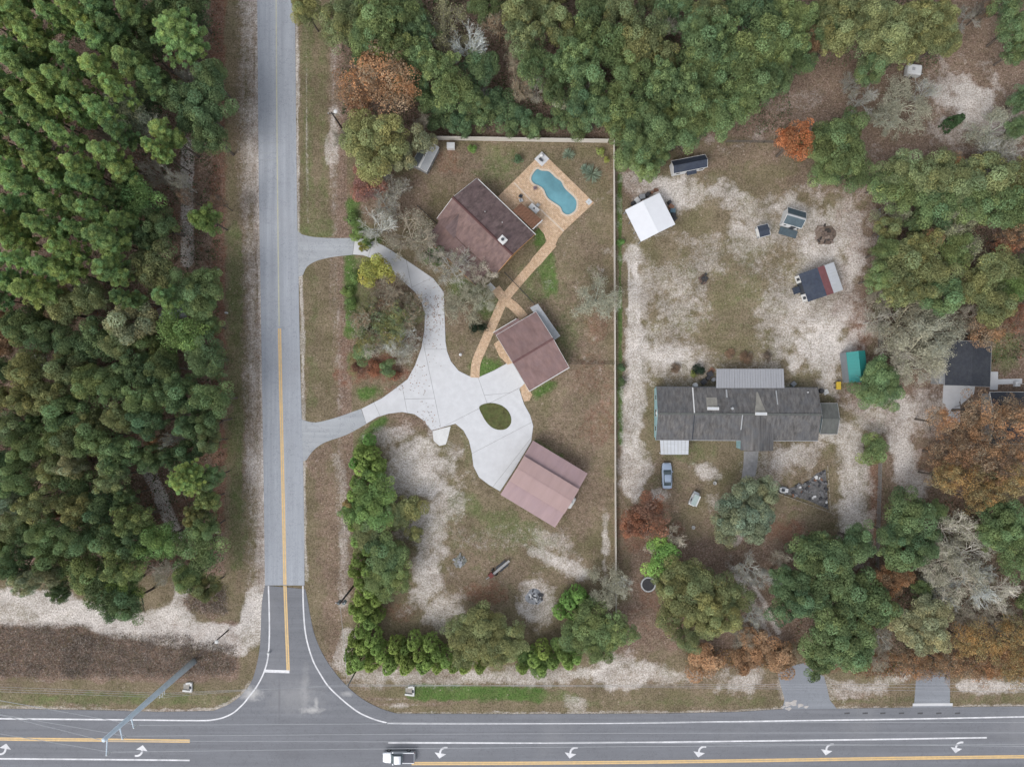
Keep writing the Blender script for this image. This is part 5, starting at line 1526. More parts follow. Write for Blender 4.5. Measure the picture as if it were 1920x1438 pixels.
# clutter behind the long house
for i, (x, y, m_, k_) in enumerate(((1302, 722, 4, 'barrel'), (1318, 716, 0, 'crate'), (1330, 702, 0, 'crate'), (1336, 712, 1, 'barrel'), (1334, 695, 2, 'boards'), (1326, 709, 0, 'barrel'), (1486, 720, 1, 'crate'), (1538, 733, 0, 'barrel'), (1548, 735, 4, 'boards'))):
    nm = {'barrel': 'drum', 'crate': 'storage_crate', 'boards': 'board_stack'}[k_]
    nth = ['first', 'second', 'third', 'fourth', 'fifth', 'sixth', 'seventh', 'eighth', 'ninth'][i]
    junk(nm, f'{["black", "grey", "rusty", "blue-grey", "white"][m_]} {nm.replace("_", " ")} behind the long house, {nth} of the clutter from left', nm.split('_')[-1], x, y, (rng.uniform(0.7, 1.1), rng.uniform(0.6, 1.0), rng.uniform(0.6, 1.0)), JM[m_], rng.uniform(0, 1.5), 'clutter behind the long house', k_)
# pool furniture and pool equipment
pt = thing('patio_table', 'white rectangular patio table between pergola and pool', 'table', G(1001, 393), R(-42))
MB().box((0, 0, 0.75), (1.9, 1.0, 0.06)).build('tabletop', WTRIM, pt)
MB().lathe([(0.14, 0.78), (0.14, 0.86)], 12).build('umbrella_socket', DOORM, pt)
for x in (-0.85, 0.85):
    for y in (-0.4, 0.4):
        MB().box((x, y, 0.36), (0.07, 0.07, 0.72)).build('leg', GTRIM, pt)
for i, (x, y, a, lb) in enumerate(((1008, 386, 140, 'grey patio chair at the pool side of the white table'), (976, 369, 60, 'dark patio chair beside the pergola corner'), (1003, 354, 100, 'purple-grey lounge chair at the inner curve of the pool'), (977, 377, 20, 'pale patio chair nearest the pergola corner'))):
    c_ = thing('patio_chair', lb, 'chair', G(x, y), R(a), 'patio chairs on the paver deck')
    mm = [GTRIM, DOORM, M('mauve_fabric', (0.22, 0.16, 0.18), 0.8), CERAM][i]
    MB().box((0, 0, 0.42), (0.6, 0.6, 0.08)).build('seat', mm, c_)
    MB().box((-0.3, 0, 0.75), (0.08, 0.6, 0.6), ry=-0.2).build('backrest', mm, c_)
    for sx in (-0.25, 0.25):
        for sy in (-0.25, 0.25):
            MB().box((sx, sy, 0.2), (0.05, 0.05, 0.4)).build('leg', mm, c_)
pe = thing('pool_pump', 'grey pool pump and filter at the top corner of the deck', 'pump', G(1016, 299), R(45))
MB().box((0, 0, 0.16), (1.9, 1.9, 0.12)).build('pad', CON, pe)
MB().lathe([(0.3, 0.2), (0.32, 0.9), (0.2, 1.1), (0.05, 1.15)], 12, (0.3, 0.4, 0)).build('filter', WTRIM, pe)
mb = MB().lathe([(0.2, -0.4), (0.22, 0.3), (0.1, 0.45)], 10); mb.v = [(x - 0.3, z, y + 0.45) for x, y, z in mb.v]
mb.build('motor', DOORM, pe)
MB().tube([(0.3, 0.4, 0.6), (-0.3, 0.4, 0.6), (-0.5, -0.5, 0.5), (0.4, -0.6, 0.3)], 0.06, 6).build('pipe', CERAM, pe)
wl = thing('white_globe', 'small white lamp globe on the lawn beside the curved walkway', 'lamp', G(864, 665))
MB().lathe([(0.05, 0), (0.05, 0.5), (0.22, 0.55), (0.30, 0.75), (0.22, 0.98), (0.05, 1.05)], 12).build('globe', WTRIM, wl, smooth_=True)
bs = thing('deck_skimmer_lid', 'pale square lid set in the right corner of the deck', 'lid', G(1104, 379) + Vector((0, 0, 0.1)), R(45))
MB().box((0, 0, 0.02), (0.9, 0.9, 0.04)).build('lid', CERAM, bs)
MB().box((0, 0, 0.05), (0.3, 0.1, 0.03)).build('handle', GTRIM, bs)
# antenna mast by the right house
am = thing('antenna_mast', 'white antenna mast beside the right-edge house path', 'antenna', G(1904, 720))
MB().tube([(0, 0, 0), (0, 0, 6.0)], 0.07, 6).build('mast', WTRIM, am)
MB().tube([(-0.6, 0, 5.9), (0, 0.2, 5.9), (0.6, 0, 5.9)], 0.05, 6).build('crossbar', WTRIM, am)
MB().box((0, 0, 0.3), (0.9, 0.9, 0.6)).build('base', CON, am)
# roadside litter, mailboxes
for i, (x, y) in enumerate(((411, 506), (426, 587), (408, 997), (505, 1223))):
    b_ = thing('marker_post', f'small white marker on the verge, {["first", "second", "third", "fourth"][i]} from the top along the side road', 'marker', G(x, y), 0, 'white markers along the side road')
    MB().box((0, 0, 0.3), (0.35, 0.25, 0.6), taper=0.8).build('post', WTRIM, b_)
    MB().box((0, 0, 0.62), (0.4, 0.3, 0.06)).build('cap', CERAM, b_)
for i, (x, y) in enumerate(((1339, 905), (1299, 988), (1060, 1112))):
    b_ = thing('white_bucket', ['white bucket on the lawn right of the parked sedan', 'white bucket on the brown litter below the golf cart', 'white bucket beside the bright green shrub in the lower yard'][i], 'bucket', G(x, y))
    MB().lathe([(0.22, 0), (0.3, 0.5), (0.32, 0.52), (0.27, 0.5), (0.2, 0.1)], 12).build('tub', WTRIM, b_)
    MB().tube([(0.3, 0, 0.5), (0, 0.2, 0.75), (-0.3, 0, 0.5)], 0.03, 5).build('handle', GTRIM, b_)
# ================================================================ VEGETATION
def leaf_material(name, transl=0.25, rough=0.75):
    m = bpy.data.materials.new(name)
    m.use_nodes = True
    nt = m.node_tree
    b = nt.nodes['Principled BSDF']
    out = nt.nodes['Material Output']
    a = nt.nodes.new('ShaderNodeAttribute'); a.attribute_name = 'tone'
    oi = nt.nodes.new('ShaderNodeObjectInfo')
    c = mixc(nt, 1.0, a.outputs['Color'], oi.outputs['Color'], 'MULTIPLY')
    hs_ = nt.nodes.new('ShaderNodeHueSaturation'); hs_.inputs['Saturation'].default_value = 0.92; hs_.inputs['Value'].default_value = 1.06
    nt.links.new(c, hs_.inputs['Color']); c = hs_.outputs[0]
    nt.links.new(c, b.inputs['Base Color'])
    b.inputs['Roughness'].default_value = rough
    b.inputs['Specular IOR Level'].default_value = 0.15
    tr_ = nt.nodes.new('ShaderNodeBsdfTranslucent')
    nt.links.new(c, tr_.inputs['Color'])
    mx = nt.nodes.new('ShaderNodeMixShader')
    mx.inputs[0].default_value = transl
    nt.links.new(b.outputs[0], mx.inputs[1]); nt.links.new(tr_.outputs[0], mx.inputs[2])
    nt.links.new(mx.outputs[0], out.inputs['Surface'])
    return m
LEAF = leaf_material('foliage', 0.32)
BARK = M('brown_grey_bark', (0.12, 0.10, 0.085), 0.95, 0.25, 3.0)
def twig_material():
    m = bpy.data.materials.new('lichen_twigs')
    m.use_nodes = True
    nt = m.node_tree
    b = nt.nodes['Principled BSDF']
    oi = nt.nodes.new('ShaderNodeObjectInfo')
    tc = nt.nodes.new('ShaderNodeTexCoord').outputs['Object']
    c = mixc(nt, 1.0, oi.outputs['Color'], ramp_node(nt, noise_node(nt, tc, 2.5, 4, 0.7), (0.55, 0.55, 0.55), (1.25, 1.25, 1.2), 0.3, 0.7), 'MULTIPLY')
    nt.links.new(c, b.inputs['Base Color'])
    b.inputs['Roughness'].default_value = 0.95
    return m
TWIG = twig_material()

def unit(a):
    return a / np.maximum(np.linalg.norm(a, axis=1, keepdims=True), 1e-9)

def leaf_mesh(name, c, nrm, size, aspect, tone, rs, up=None):
    """kite-shaped leaves: centres, normals, lengths; tone = per-leaf colour factor"""
    n = len(c)
    nrm = unit(nrm)
    t = unit(np.cross(nrm, unit(rs.randn(n, 3)))) if up is None else unit(up - nrm * np.sum(up * nrm, 1, keepdims=True))
    bt_ = np.cross(nrm, t)
    L_ = size[:, None]
    W_ = (size * aspect)[:, None]
    v = np.stack([c - t * L_ * 0.5, c + bt_ * W_ * 0.5 + t * L_ * 0.05, c + t * L_ * 0.5, c - bt_ * W_ * 0.5 + t * L_ * 0.05], 1).reshape(-1, 3)
    me = bpy.data.meshes.new(name)
    me.vertices.add(n * 4)
    me.vertices.foreach_set('co', v.astype(np.float32).reshape(-1))
    me.loops.add(n * 4)
    me.loops.foreach_set('vertex_index', np.arange(n * 4, dtype=np.int32))
    me.polygons.add(n)
    me.polygons.foreach_set('loop_start', (np.arange(n) * 4).astype(np.int32))
    me.update(calc_edges=True)
    a = me.attributes.new('tone', 'FLOAT_COLOR', 'POINT')
    col4 = np.ones((n, 4), np.float32); col4[:, :3] = tone
    a.data.foreach_set('color', np.repeat(col4, 4, axis=0).reshape(-1))
    me.materials.append(LEAF)
    return me

def sph(n, rs):
    return unit(rs.randn(n, 3))

def clump_leaves(centres, radii, per, rs, leaf, jitter=0.55, flat=0.85, tone_var=0.36, low=-0.35, hue_var=0.12):
    C, N_, T = [], [], []
    for c, r_ in zip(centres, radii):
        k = max(6, int(per * (r_ / np.mean(radii)) ** 2))
        d = sph(k * 2, rs)
        d = d[d[:, 2] > low][:k]
        k = len(d)
        rad = r_ * (0.70 + 0.38 * rs.rand(k, 1) ** 0.7)
        C.append(c + d * rad * np.array([1, 1, flat]))
        N_.append(d + rs.randn(k, 3) * jitter + np.array([0, 0, 0.25]))
        base = 1 + rs.uniform(-tone_var, tone_var)
        hue = rs.uniform(-hue_var, hue_var)
        tt = base * (1 + rs.uniform(-0.32, 0.32, (k, 1))) * np.array([[1 + hue, 1, 1 - hue]])
        T.append(tt)
    C, N_, T = np.concatenate(C), np.concatenate(N_), np.concatenate(T)
    return C, N_, leaf * rs.uniform(0.7, 1.3, len(C)), T

def limb(mb, p, d, ln, r0, r1, rg, seg=3, n=5, wob=0.15):
    pts, rr = [Vector(p)], [r0]
    d = Vector(d).normalized()
    for k in range(seg):
        d = (d + Vector((rg.uniform(-wob, wob), rg.uniform(-wob, wob), rg.uniform(-wob, wob)))).normalized()
        pts.append(pts[-1] + d * ln / seg)
        rr.append(r0 + (r1 - r0) * (k + 1) / seg)
    mb.tube(pts, rr, n, False)
    return pts, d

def oak_trunk(name, R0, zc, rg, limbs=6, r0=0.3):
    mb = MB()
    pts, d = limb(mb, (0, 0, -0.1), (0, 0, 1), zc * 0.55, r0, r0 * 0.75, rg, 3, 7, 0.08)
    for k in range(limbs):
        a = 2 * math.pi * k / limbs + rg.uniform(-0.4, 0.4)
        q, d2 = limb(mb, pts[-1], (math.cos(a), math.sin(a), rg.uniform(0.5, 1.1)), R0 * 0.85, r0 * 0.5, r0 * 0.15, rg, 3, 5, 0.2)
        for j in range(2):
            a2 = a + rg.uniform(-0.9, 0.9)
            limb(mb, q[2], (math.cos(a2), math.sin(a2), rg.uniform(0.3, 0.9)), R0 * 0.45, r0 * 0.22, r0 * 0.07, rg, 2, 4, 0.2)
    return mb.mesh(name, BARK, True)

PROTO = {}
def oak_proto(R0, ht, seed, n_cl, per, leaf, vr=0.75, low=-0.35, spread=0.30, hue_var=0.12):
    rs, rg = np.random.RandomState(seed), random.Random(seed)
    zc = ht - R0 * vr
    d = sph(n_cl * 3, rs)
    d = d[d[:, 2] > -0.25][:n_cl]
    lob = 1 + 0.22 * np.sin(3 * np.arctan2(d[:, 1], d[:, 0]) + seed) + 0.12 * np.sin(5 * np.arctan2(d[:, 1], d[:, 0]) + 2.1 * seed)
    rad = (0.55 + 0.30 * rs.rand(len(d)))[:, None] * lob[:, None]
    ctr = d * rad * np.array([R0, R0, R0 * vr]) + np.array([0, 0, zc])
    inner = rs.uniform(-0.45, 0.45, (n_cl // 4, 3)) * np.array([R0, R0, R0 * vr * 0.6]) + np.array([0, 0, zc])
    ctr = np.concatenate([ctr, inner])
    radii = R0 * rs.uniform(spread * 0.65, spread * 1.2, len(ctr))
    C, N_, sz, T = clump_leaves(ctr, radii, per, rs, leaf, low=low, hue_var=hue_var)
    return dict(crown=leaf_mesh('crown', C, N_, sz, 0.62, T, rs), trunk=oak_trunk('trunk', R0, zc, rg), R=R0, ht=ht, zc=zc)

def pine_proto(R0, ht, seed):
    rs, rg = np.random.RandomState(seed), random.Random(seed)
    mb = MB()
    limb(mb, (0, 0, -0.1), (0, 0, 1), ht * 0.97, 0.22, 0.04, rg, 6, 7, 0.02)
    ctr, rad, dirs = [], [], []
    z = ht * 0.52
    while z < ht * 0.985:
        f = (z - ht * 0.52) / (ht * 0.48)
        ln = R0 * (1.0 - 0.80 * f ** 1.4) * (0.65 + 0.35 * min(1, f * 4))
        for k in range(rg.choice((4, 5, 6)) + (4 if R0 > 4 else 0)):
            a = rg.uniform(0, 6.283)
            l2 = ln * rg.uniform(0.65, 1.12)
            up = 0.15 + 0.75 * f + rg.uniform(-0.1, 0.2)
            pts, d = limb(mb, (0, 0, z), (math.cos(a), math.sin(a), up), l2, 0.055, 0.02, rg, 3, 4, 0.12)
            for q in ((1.0, 0.72, 0.45) if R0 < 4 else (1.0, 0.9, 0.8, 0.66, 0.5, 0.35)):
                if rg.random() < (1.0 if q == 1.0 else 0.75):
                    i = int(q * (len(pts) - 1))
                    p = pts[i].lerp(pts[max(i - 1, 0)], rg.random() * 0.5)
                    ctr.append(np.array(p) + rs.randn(3) * 0.15 * np.array([1, 1, 0.6]) + np.array([0, 0, 0.12]))
                    rad.append(rg.uniform(0.36, 0.66) * min(1.15, 0.8 + 0.4 * (R0 / 3)))
        z += ht * 0.030
    ctr.append(np.array([0, 0, ht])); rad.append(0.5)
    ctr, rad = np.array(ctr), np.array(rad)
    C, N_, T, U = [], [], [], []
    for c, r_ in zip(ctr, rad):
        k = int(88 * (r_ / 0.5) ** 1.6)
        d = sph(k, rs); d[:, 2] = np.abs(d[:, 2]) * 0.9 - 0.15
        C.append(c + d * r_ * 0.55); U.append(d)
        N_.append(rs.randn(k, 3) + np.array([0, 0, 0.6]))
        base = rs.uniform(0.75, 1.35); h_ = rs.uniform(-0.14, 0.14)
        T.append(base * (1 + rs.uniform(-0.3, 0.3, (k, 1))) * np.array([[1 + h_, 1, 1 - h_]]))
    C, N_, T, U = map(np.concatenate, (C, N_, T, U))
    return dict(crown=leaf_mesh('crown', C, N_, 0.48 * rs.uniform(0.7, 1.25, len(C)), 0.21, T, rs, up=U), trunk=mb.mesh('trunk', BARK, True), R=R0, ht=ht, zc=ht * 0.79)

def bare_proto(R0, ht, seed, moss=0.0, leaves=0.0):
    rs, rg = np.random.RandomState(seed), random.Random(seed)
    tk, tw = MB(), MB()
    pts, d = limb(tk, (0, 0, -0.1), (rg.uniform(-0.1, 0.1), rg.uniform(-0.1, 0.1), 1), ht * 0.34, 0.26, 0.19, rg, 3, 7, 0.08)
    tips = []
    def grow(p, d, ln, r_, depth):
        mb = tk if depth == 0 else tw
        q, d2 = limb(mb, p, d, ln, r_, r_ * 0.55, rg, 3 if depth < 2 else 2, 4 if depth < 2 else 3, 0.26)
        if depth >= 3:
            tips.append(q[-1]); return
        kids = (6, 6, 5)[depth] if depth < 3 else 0
        for k in range(kids):
            i = rg.uniform(0.35, 1.0) * (len(q) - 1)
            a = q[int(i)].lerp(q[min(int(i) + 1, len(q) - 1)], i % 1)
            e = (d2 + Vector((rg.uniform(-1, 1), rg.uniform(-1, 1), rg.uniform(-0.45, 0.75))) * 0.95).normalized()
            grow(a, e, ln * rg.uniform(0.42, 0.66), max(r_ * 0.52, 0.022), depth + 1)
    nl = 8
    for k in range(nl):
        a = 2 * math.pi * k / nl + rg.uniform(-0.3, 0.3)
        el = rg.uniform(0.25, 1.3)
        grow(pts[-1] if k % 3 else pts[-2], (math.cos(a), math.sin(a), el), R0 * rg.uniform(0.6, 0.9), 0.11, 0)
    out = dict(trunk=tk.mesh('trunk', TWIG, True), branches=tw.mesh('branches', TWIG), R=R0, ht=ht, zc=ht * 0.68)
    tips = np.array([tuple(t) for t in tips])
    k = int(len(tips) * (moss + leaves))
    if k:
        sel = tips[rs.choice(len(tips), k, replace=True)]
        m_ = 5
        C = np.repeat(sel, m_, 0) + rs.randn(k * m_, 3) * 0.28
        N_ = rs.randn(k * m_, 3) + np.array([0, 0, 0.5])
        T = rs.uniform(0.65, 1.3, (k * m_, 1)) * np.ones((1, 3))
        out['crown'] = leaf_mesh('crown', C, N_, 0.24 * rs.uniform(0.6, 1.3, k * m_), 0.55, T, rs)
    return out

def cedar_proto(R0, ht, seed):
    rs, rg = np.random.RandomState(seed), random.Random(seed)
    mb = MB()
    limb(mb, (0, 0, -0.1), (0, 0, 1), ht * 0.9, 0.14, 0.03, rg, 4, 6, 0.04)
    n = 150
    f = rs.rand(n) ** 0.8
    a = rs.rand(n) * 6.283
    rr = R0 * (1 - f ** 1.8 * 0.82) * (0.75 + 0.3 * rs.rand(n))
    ctr = np.stack([np.cos(a) * rr, np.sin(a) * rr, 0.5 + f * (ht - 0.7)], 1)
    C, N_, T, U = [], [], [], []
    for c, aa in zip(ctr, a):
        k = 26
        dirv = np.array([math.cos(aa), math.sin(aa), 0.55])
        d = unit(dirv + rs.randn(k, 3) * 0.5)
        C.append(c + d * rs.uniform(0.05, 0.45, (k, 1))); U.append(d)
        N_.append(rs.randn(k, 3) * 0.7 + np.array([0, 0, 0.7]) + dirv * 0.4)
        T.append(rs.uniform(0.72, 1.25) * (1 + rs.uniform(-0.3, 0.3, (k, 1))) * np.ones((1, 3)))
    C, N_, T, U = map(np.concatenate, (C, N_, T, U))
    return dict(crown=leaf_mesh('crown', C, N_, 0.36 * rs.uniform(0.6, 1.3, len(C)), 0.36, T, rs, up=U), trunk=mb.mesh('trunk', BARK, True), R=R0 * 1.2, ht=ht, zc=ht * 0.6)

def yucca_proto(seed):
    rs = np.random.RandomState(seed)
    k = 130
    d = sph(k, rs); d[:, 2] = np.abs(d[:, 2]) * 0.9 + 0.05
    d = unit(d)
    C = d * 0.62 + np.array([0, 0, 0.25])
    tk = MB(); limb(tk, (0, 0, 0), (0, 0, 1), 0.4, 0.12, 0.08, random.Random(1), 2, 6, 0.02)
    return dict(crown=leaf_mesh('crown', C, np.cross(d, rs.randn(k, 3)), np.full(k, 1.25), 0.085, rs.uniform(0.7, 1.3, (k, 1)) * np.ones((1, 3)), rs, up=d), trunk=tk.mesh('trunk', BARK), R=1.2, ht=1.3, zc=0.4)

PROTO['oak'] = [oak_proto(4.5, 10.5, s_, n_, p_, l_, spread=sp_) for s_, n_, p_, l_, sp_ in ((1, 36, 340, 0.27, 0.30), (2, 52, 250, 0.24, 0.24), (3, 70, 170, 0.26, 0.20), (4, 44, 230, 0.31, 0.26), (5, 60, 210, 0.22, 0.23), (6, 40, 190, 0.28, 0.28), (7, 84, 120, 0.25, 0.17))]
PROTO['big'] = [oak_proto(6.5, 12.5, s_, 95, 300, 0.28, 0.62, spread=0.185) for s_ in (11, 12, 13)]
PROTO['small'] = [oak_proto(2.3, 5.5, s_, 20, 200, 0.22, 0.8, -0.6, 0.36) for s_ in (21, 22, 23)]
PROTO['sparse'] = [oak_proto(4.5, 10, s_, 50, 62, 0.24, 0.7, spread=0.20, hue_var=0.24) for s_ in (31, 32, 33)]
PROTO['autumn'] = [oak_proto(4.5, 9, s_, 46, 150, 0.25, 0.7, spread=0.22, hue_var=0.2) for s_ in (35, 36)]
PROTO['pine'] = [pine_proto(r_, 18.0, s_) for r_, s_ in ((2.4, 41), (2.9, 42), (2.6, 43), (3.1, 44), (2.7, 45), (2.3, 48), (3.0, 49))]
PROTO['broadpine'] = [pine_proto(5.2, 17.0, s_) for s_ in (46, 47)]
PROTO['bare'] = [bare_proto(4.5, 10.0, s_, 0.25) for s_ in (51, 52, 53, 54)]
PROTO['moss'] = [bare_proto(4.5, 10.0, s_, 0.75) for s_ in (61, 62, 63)]
PROTO['cedar'] = [cedar_proto(1.55, 6.2, s_) for s_ in (71, 72, 73, 74)]
PROTO['shrub'] = [oak_proto(1.3, 1.9, s_, 12, 130, 0.17, 0.75, -0.7, 0.42) for s_ in (81, 82, 83)]
PROTO['column'] = [cedar_proto(1.0, 5.5, s_) for s_ in (91,)]
PROTO['yucca'] = [yucca_proto(s_) for s_ in (95, 96)]

COLS = { 'vivid': (0.480, 0.190, 0.070),  # leaf (or bark) colours
 'pine': (0.258, 0.363, 0.118), 'dkpine': (0.178, 0.264, 0.093), 'oak': (0.182, 0.248, 0.095), 'dkoak': (0.143, 0.210, 0.090), 'olive': (0.235, 0.262, 0.110), 'ltolive': (0.310, 0.325, 0.185),
 'bright': (0.197, 0.362, 0.086), 'leaf': (0.192, 0.294, 0.086), 'yellow': (0.400, 0.413, 0.094), 'orange': (0.354, 0.219, 0.119), 'rust': (0.302, 0.140, 0.081), 'red': (0.305, 0.147, 0.115), 'gold': (0.339, 0.244, 0.100),
 'sage': (0.255, 0.291, 0.173), 'pale': (0.460, 0.424, 0.263), 'cedar': (0.280, 0.393, 0.096), 'dark': (0.039, 0.058, 0.031), 'brown': (0.234, 0.163, 0.111),
 'grey': (0.414, 0.391, 0.356), 'white': (0.62, 0.60, 0.56), 'tan': (0.396, 0.312, 0.228), 'mossy': (0.44, 0.43, 0.34), 'yucca': (0.295, 0.361, 0.259), 'column': (0.060, 0.112, 0.045)}
LOOK = {'vivid': 'vivid orange oak', 'pine': 'yellow-green pine', 'dkpine': 'dark green pine', 'oak': 'green oak', 'dkoak': 'dark green oak', 'olive': 'olive green oak', 'ltolive': 'pale olive tree', 'bright': 'bright green tree', 'leaf': 'leafy green tree',
 'yellow': 'yellow-green tree', 'orange': 'orange-leaved oak', 'rust': 'rusty-brown oak', 'red': 'reddish tree', 'gold': 'golden-leaved tree', 'sage': 'grey-green tree', 'pale': 'straw-coloured tree', 'cedar': 'feathery bright cedar',
 'dark': 'dark rounded shrub', 'brown': 'brown-leaved tree', 'grey': 'bare grey tree', 'white': 'bare whitish tree', 'tan': 'bare tan tree', 'mossy': 'bare mossy tree', 'yucca': 'spiky grey-green yucca', 'column': 'dark columnar cypress'}
NAME = {'pine': 'pine_tree', 'broadpine': 'pine_tree', 'bare': 'bare_tree', 'moss': 'bare_tree', 'cedar': 'cedar_tree', 'shrub': 'shrub', 'small': 'small_tree', 'column': 'cypress_tree', 'yucca': 'yucca_plant', 'sparse': 'autumn_oak_tree', 'autumn': 'autumn_oak_tree'}
TREES = []      # (px, py, r_px, proto, colour, height or None)
def T(proto, colour, spec, ht=None):
    for it in spec.split():
        a = it.split(',')
        TREES.append([float(a[0]), float(a[1]), float(a[2]), proto, colour, ht])

# ---- western woods
T('pine', 'pine', '12,35,28 45,36,30 104,32,28 140,22,28 65,76,27 20,95,28 180,75,26 45,132,28 130,108,25 184,132,29 118,152,26 88,160,24 50,193,27 95,190,27 190,205,28 140,208,24 22,240,26 75,226,27 122,255,28 60,268,26 84,310,30 200,288,27 150,312,25 18,318,26 42,350,28 5,150,24 222,170,25', 18.5)
T('pine', 'pine', '30,385,28 98,382,27 80,424,27 25,448,28 124,470,27 197,446,34 207,505,32 62,545,30 18,525,27 118,508,27 90,500,26 45,490,26 150,430,24 175,395,26 5,415,26 160,345,26 110,340,24', 18)
T('broadpine', 'pine', '332,66,62', 17)
T('oak', 'ltolive', '250,214,44', 15)
T('bare', 'mossy', '268,225,34', 15)
T('pine', 'dkpine', '245,120,30 215,60,28 250,30,28 285,150,28 185,20,26 225,250,26 150,385,24 70,120,24 160,180,24', 17)
T('big', 'dkoak', '378,205,58', 12)
T('oak', 'dkoak', '300,175,38 398,258,36 398,150,30 310,30,40 360,20,36 280,95,34 305,425,34 272,445,28', 12)
T('oak', 'leaf', '258,372,42 390,412,28', 12)
T('oak', 'olive', '288,505,50 170,555,34 125,575,34', 12)
T('big', 'oak', '375,548,52', 12)
T('oak', 'ltolive', '248,608,44', 12)
T('oak', 'leaf', '342,622,46', 11)
T('oak', 'dkoak', '190,640,44 140,650,36 90,630,34 45,612,34 390,672,42 250,690,36 300,705,34', 12)
T('small', 'orange', '128,590,20 8,640,22 20,608,18 290,828,14 112,962,8', 9)
T('bare', 'white', '60,690,26 135,548,20 300,1078,28', 11)
T('bare', 'grey', '92,112,22 345,142,24 100,905,24 325,335,20 280,320,24 40,720,18 20,160,20 85,275,16 190,250,14 318,825,18 345,770,16', 12)
T('sparse', 'brown', '410,380,16 350,370,18', 8)
T('oak', 'olive', '50,750,36 102,745,36 140,830,34 60,690,34 105,880,30 75,948,38 215,895,34 150,955,36 30,985,32 130,690,34 230,780,30 175,790,32 20,800,34 225,645,30', 13)
T('oak', 'oak', '130,775,36 270,752,36 350,742,38 402,748,34 60,842,36 225,848,40 98,832,32 180,822,36 45,900,34 10,935,32 95,1000,36 152,1010,36 205,1008,36 250,975,36 110,1050,36 172,1068,38 232,1062,40 30,1058,34 180,720,36 220,725,34 320,735,34', 13)
T('oak', 'dkoak', '250,1020,36 280,790,30 200,1112,40 240,1130,36 395,790,28 310,690,32 60,1010,30 10,870,32 140,905,34 190,950,34 355,800,24', 12)
T('oak', 'leaf', '300,1012,42 230,1100,36', 11)
T('broadpine', 'pine', '350,898,44', 14)
T('oak', 'oak', '372,1030,46 390,990,26', 11)
T('oak', 'ltolive', '140,870,24 55,1085,26 95,1075,22 35,940,24', 13)
# ---- woods above the fence
T('oak', 'olive', '576,22,28 638,55,40 652,18,34', 10)
T('oak', 'oak', '705,42,44 735,88,44 690,72,34 760,30,36 820,130,40 852,172,38 790,112,36', 11)
T('oak', 'dkoak', '690,100,30 770,150,34 890,195,30 905,10,34 790,60,34 900,130,34', 9)
T('moss', 'ltolive', '832,35,46', 11)
T('bare', 'white', '882,76,40', 12)
T('bare', 'tan', '935,38,36 965,110,26', 11)
T('sparse', 'orange', '712,150,72 670,170,44 755,160,44', 11)
T('sparse', 'rust', '680,195,36', 8)
T('big', 'olive', '702,268,64', 10)
T('small', 'ltolive', '792,268,24 760,300,20 745,275,26', 8)
T('small', 'dkoak', '830,218,26 862,228,22 905,222,26 945,218,24 800,190,26 930,190,26 980,220,22 1050,222,22 1010,232,20 1085,235,24 835,190,22 960,240,16 870,248,14 1000,248,16', 5)
T('autumn', 'red', '690,346,38', 5)
T('bare', 'grey', '742,352,28 640,258,22 720,310,26 1005,160,24 905,170,20 790,225,18', 8)
T('oak', 'olive', '975,25,36 985,78,36 1045,50,34 1012,20,32', 11)
T('oak', 'oak', '1104,76,40 1080,112,36 1000,125,34 1055,132,34 1100,160,38 1142,92,38 1176,142,40 1160,190,38 1222,192,38 1280,172,40 1240,150,38 1320,92,44 1400,102,44 1440,72,40 1300,132,40 1350,112,38 1400,152,38 1345,60,38', 13)
T('oak', 'olive', '1190,95,44 1236,112,44 1215,60,36 1160,40,36 1330,30,36', 13)
T('oak', 'dkoak', '1110,30,36 1260,15,36 1420,30,38 1420,165,36 1040,170,30 1120,210,34 1380,15,34 1300,60,34 1455,150,28 1090,200,30', 12)
T('bare', 'white', '1252,40,34 1098,170,10', 12)
T('bare', 'tan', '1165,5,26 975,160,20', 11)
T('small', 'pale', '1046,184,20', 8)
T('big', 'oak', '1212,242,56 1305,205,56', 12)
T('oak', 'oak', '1160,228,38 1280,252,40 1342,222,44 1388,200,36 1340,165,36 1250,215,36', 11)
T('oak', 'oak', '1190,292,36 1232,280,30 1215,320,22', 9)
# ---- upper right
T('oak', 'oak', '1458,30,38 1470,88,42 1500,120,24 1455,110,32 1490,40,36', 12)
T('small', 'orange', '1530,82,24', 8)
T('big', 'olive', '1665,60,66 1735,45,50', 12)
T('oak', 'olive', '1600,32,44 1570,68,36 1640,100,36 1700,95,34 1560,15,34 1760,80,30', 11)
T('oak', 'dkoak', '1900,52,38 1880,5,30 1905,95,30 1910,190,24 1530,30,30 1545,65,28 1630,135,26 1905,240,22', 9)
T('autumn', 'vivid', '1488,266,38', 11)
T('big', 'oak', '1568,272,62', 10)
T('oak', 'oak', '1600,320,38 1545,325,28 1655,345,32', 9)
T('moss', 'mossy', '1700,190,50 1670,215,30 1880,240,46', 8)
T('bare', 'white', '1895,300,44 1860,285,36', 9)
T('bare', 'grey', '1625,182,28 1740,170,30 1600,150,20 1830,20,24', 6)
T('column', 'column', '1790,228,12', 5.5)
T('sparse', 'brown', '1850,18,26', 8)
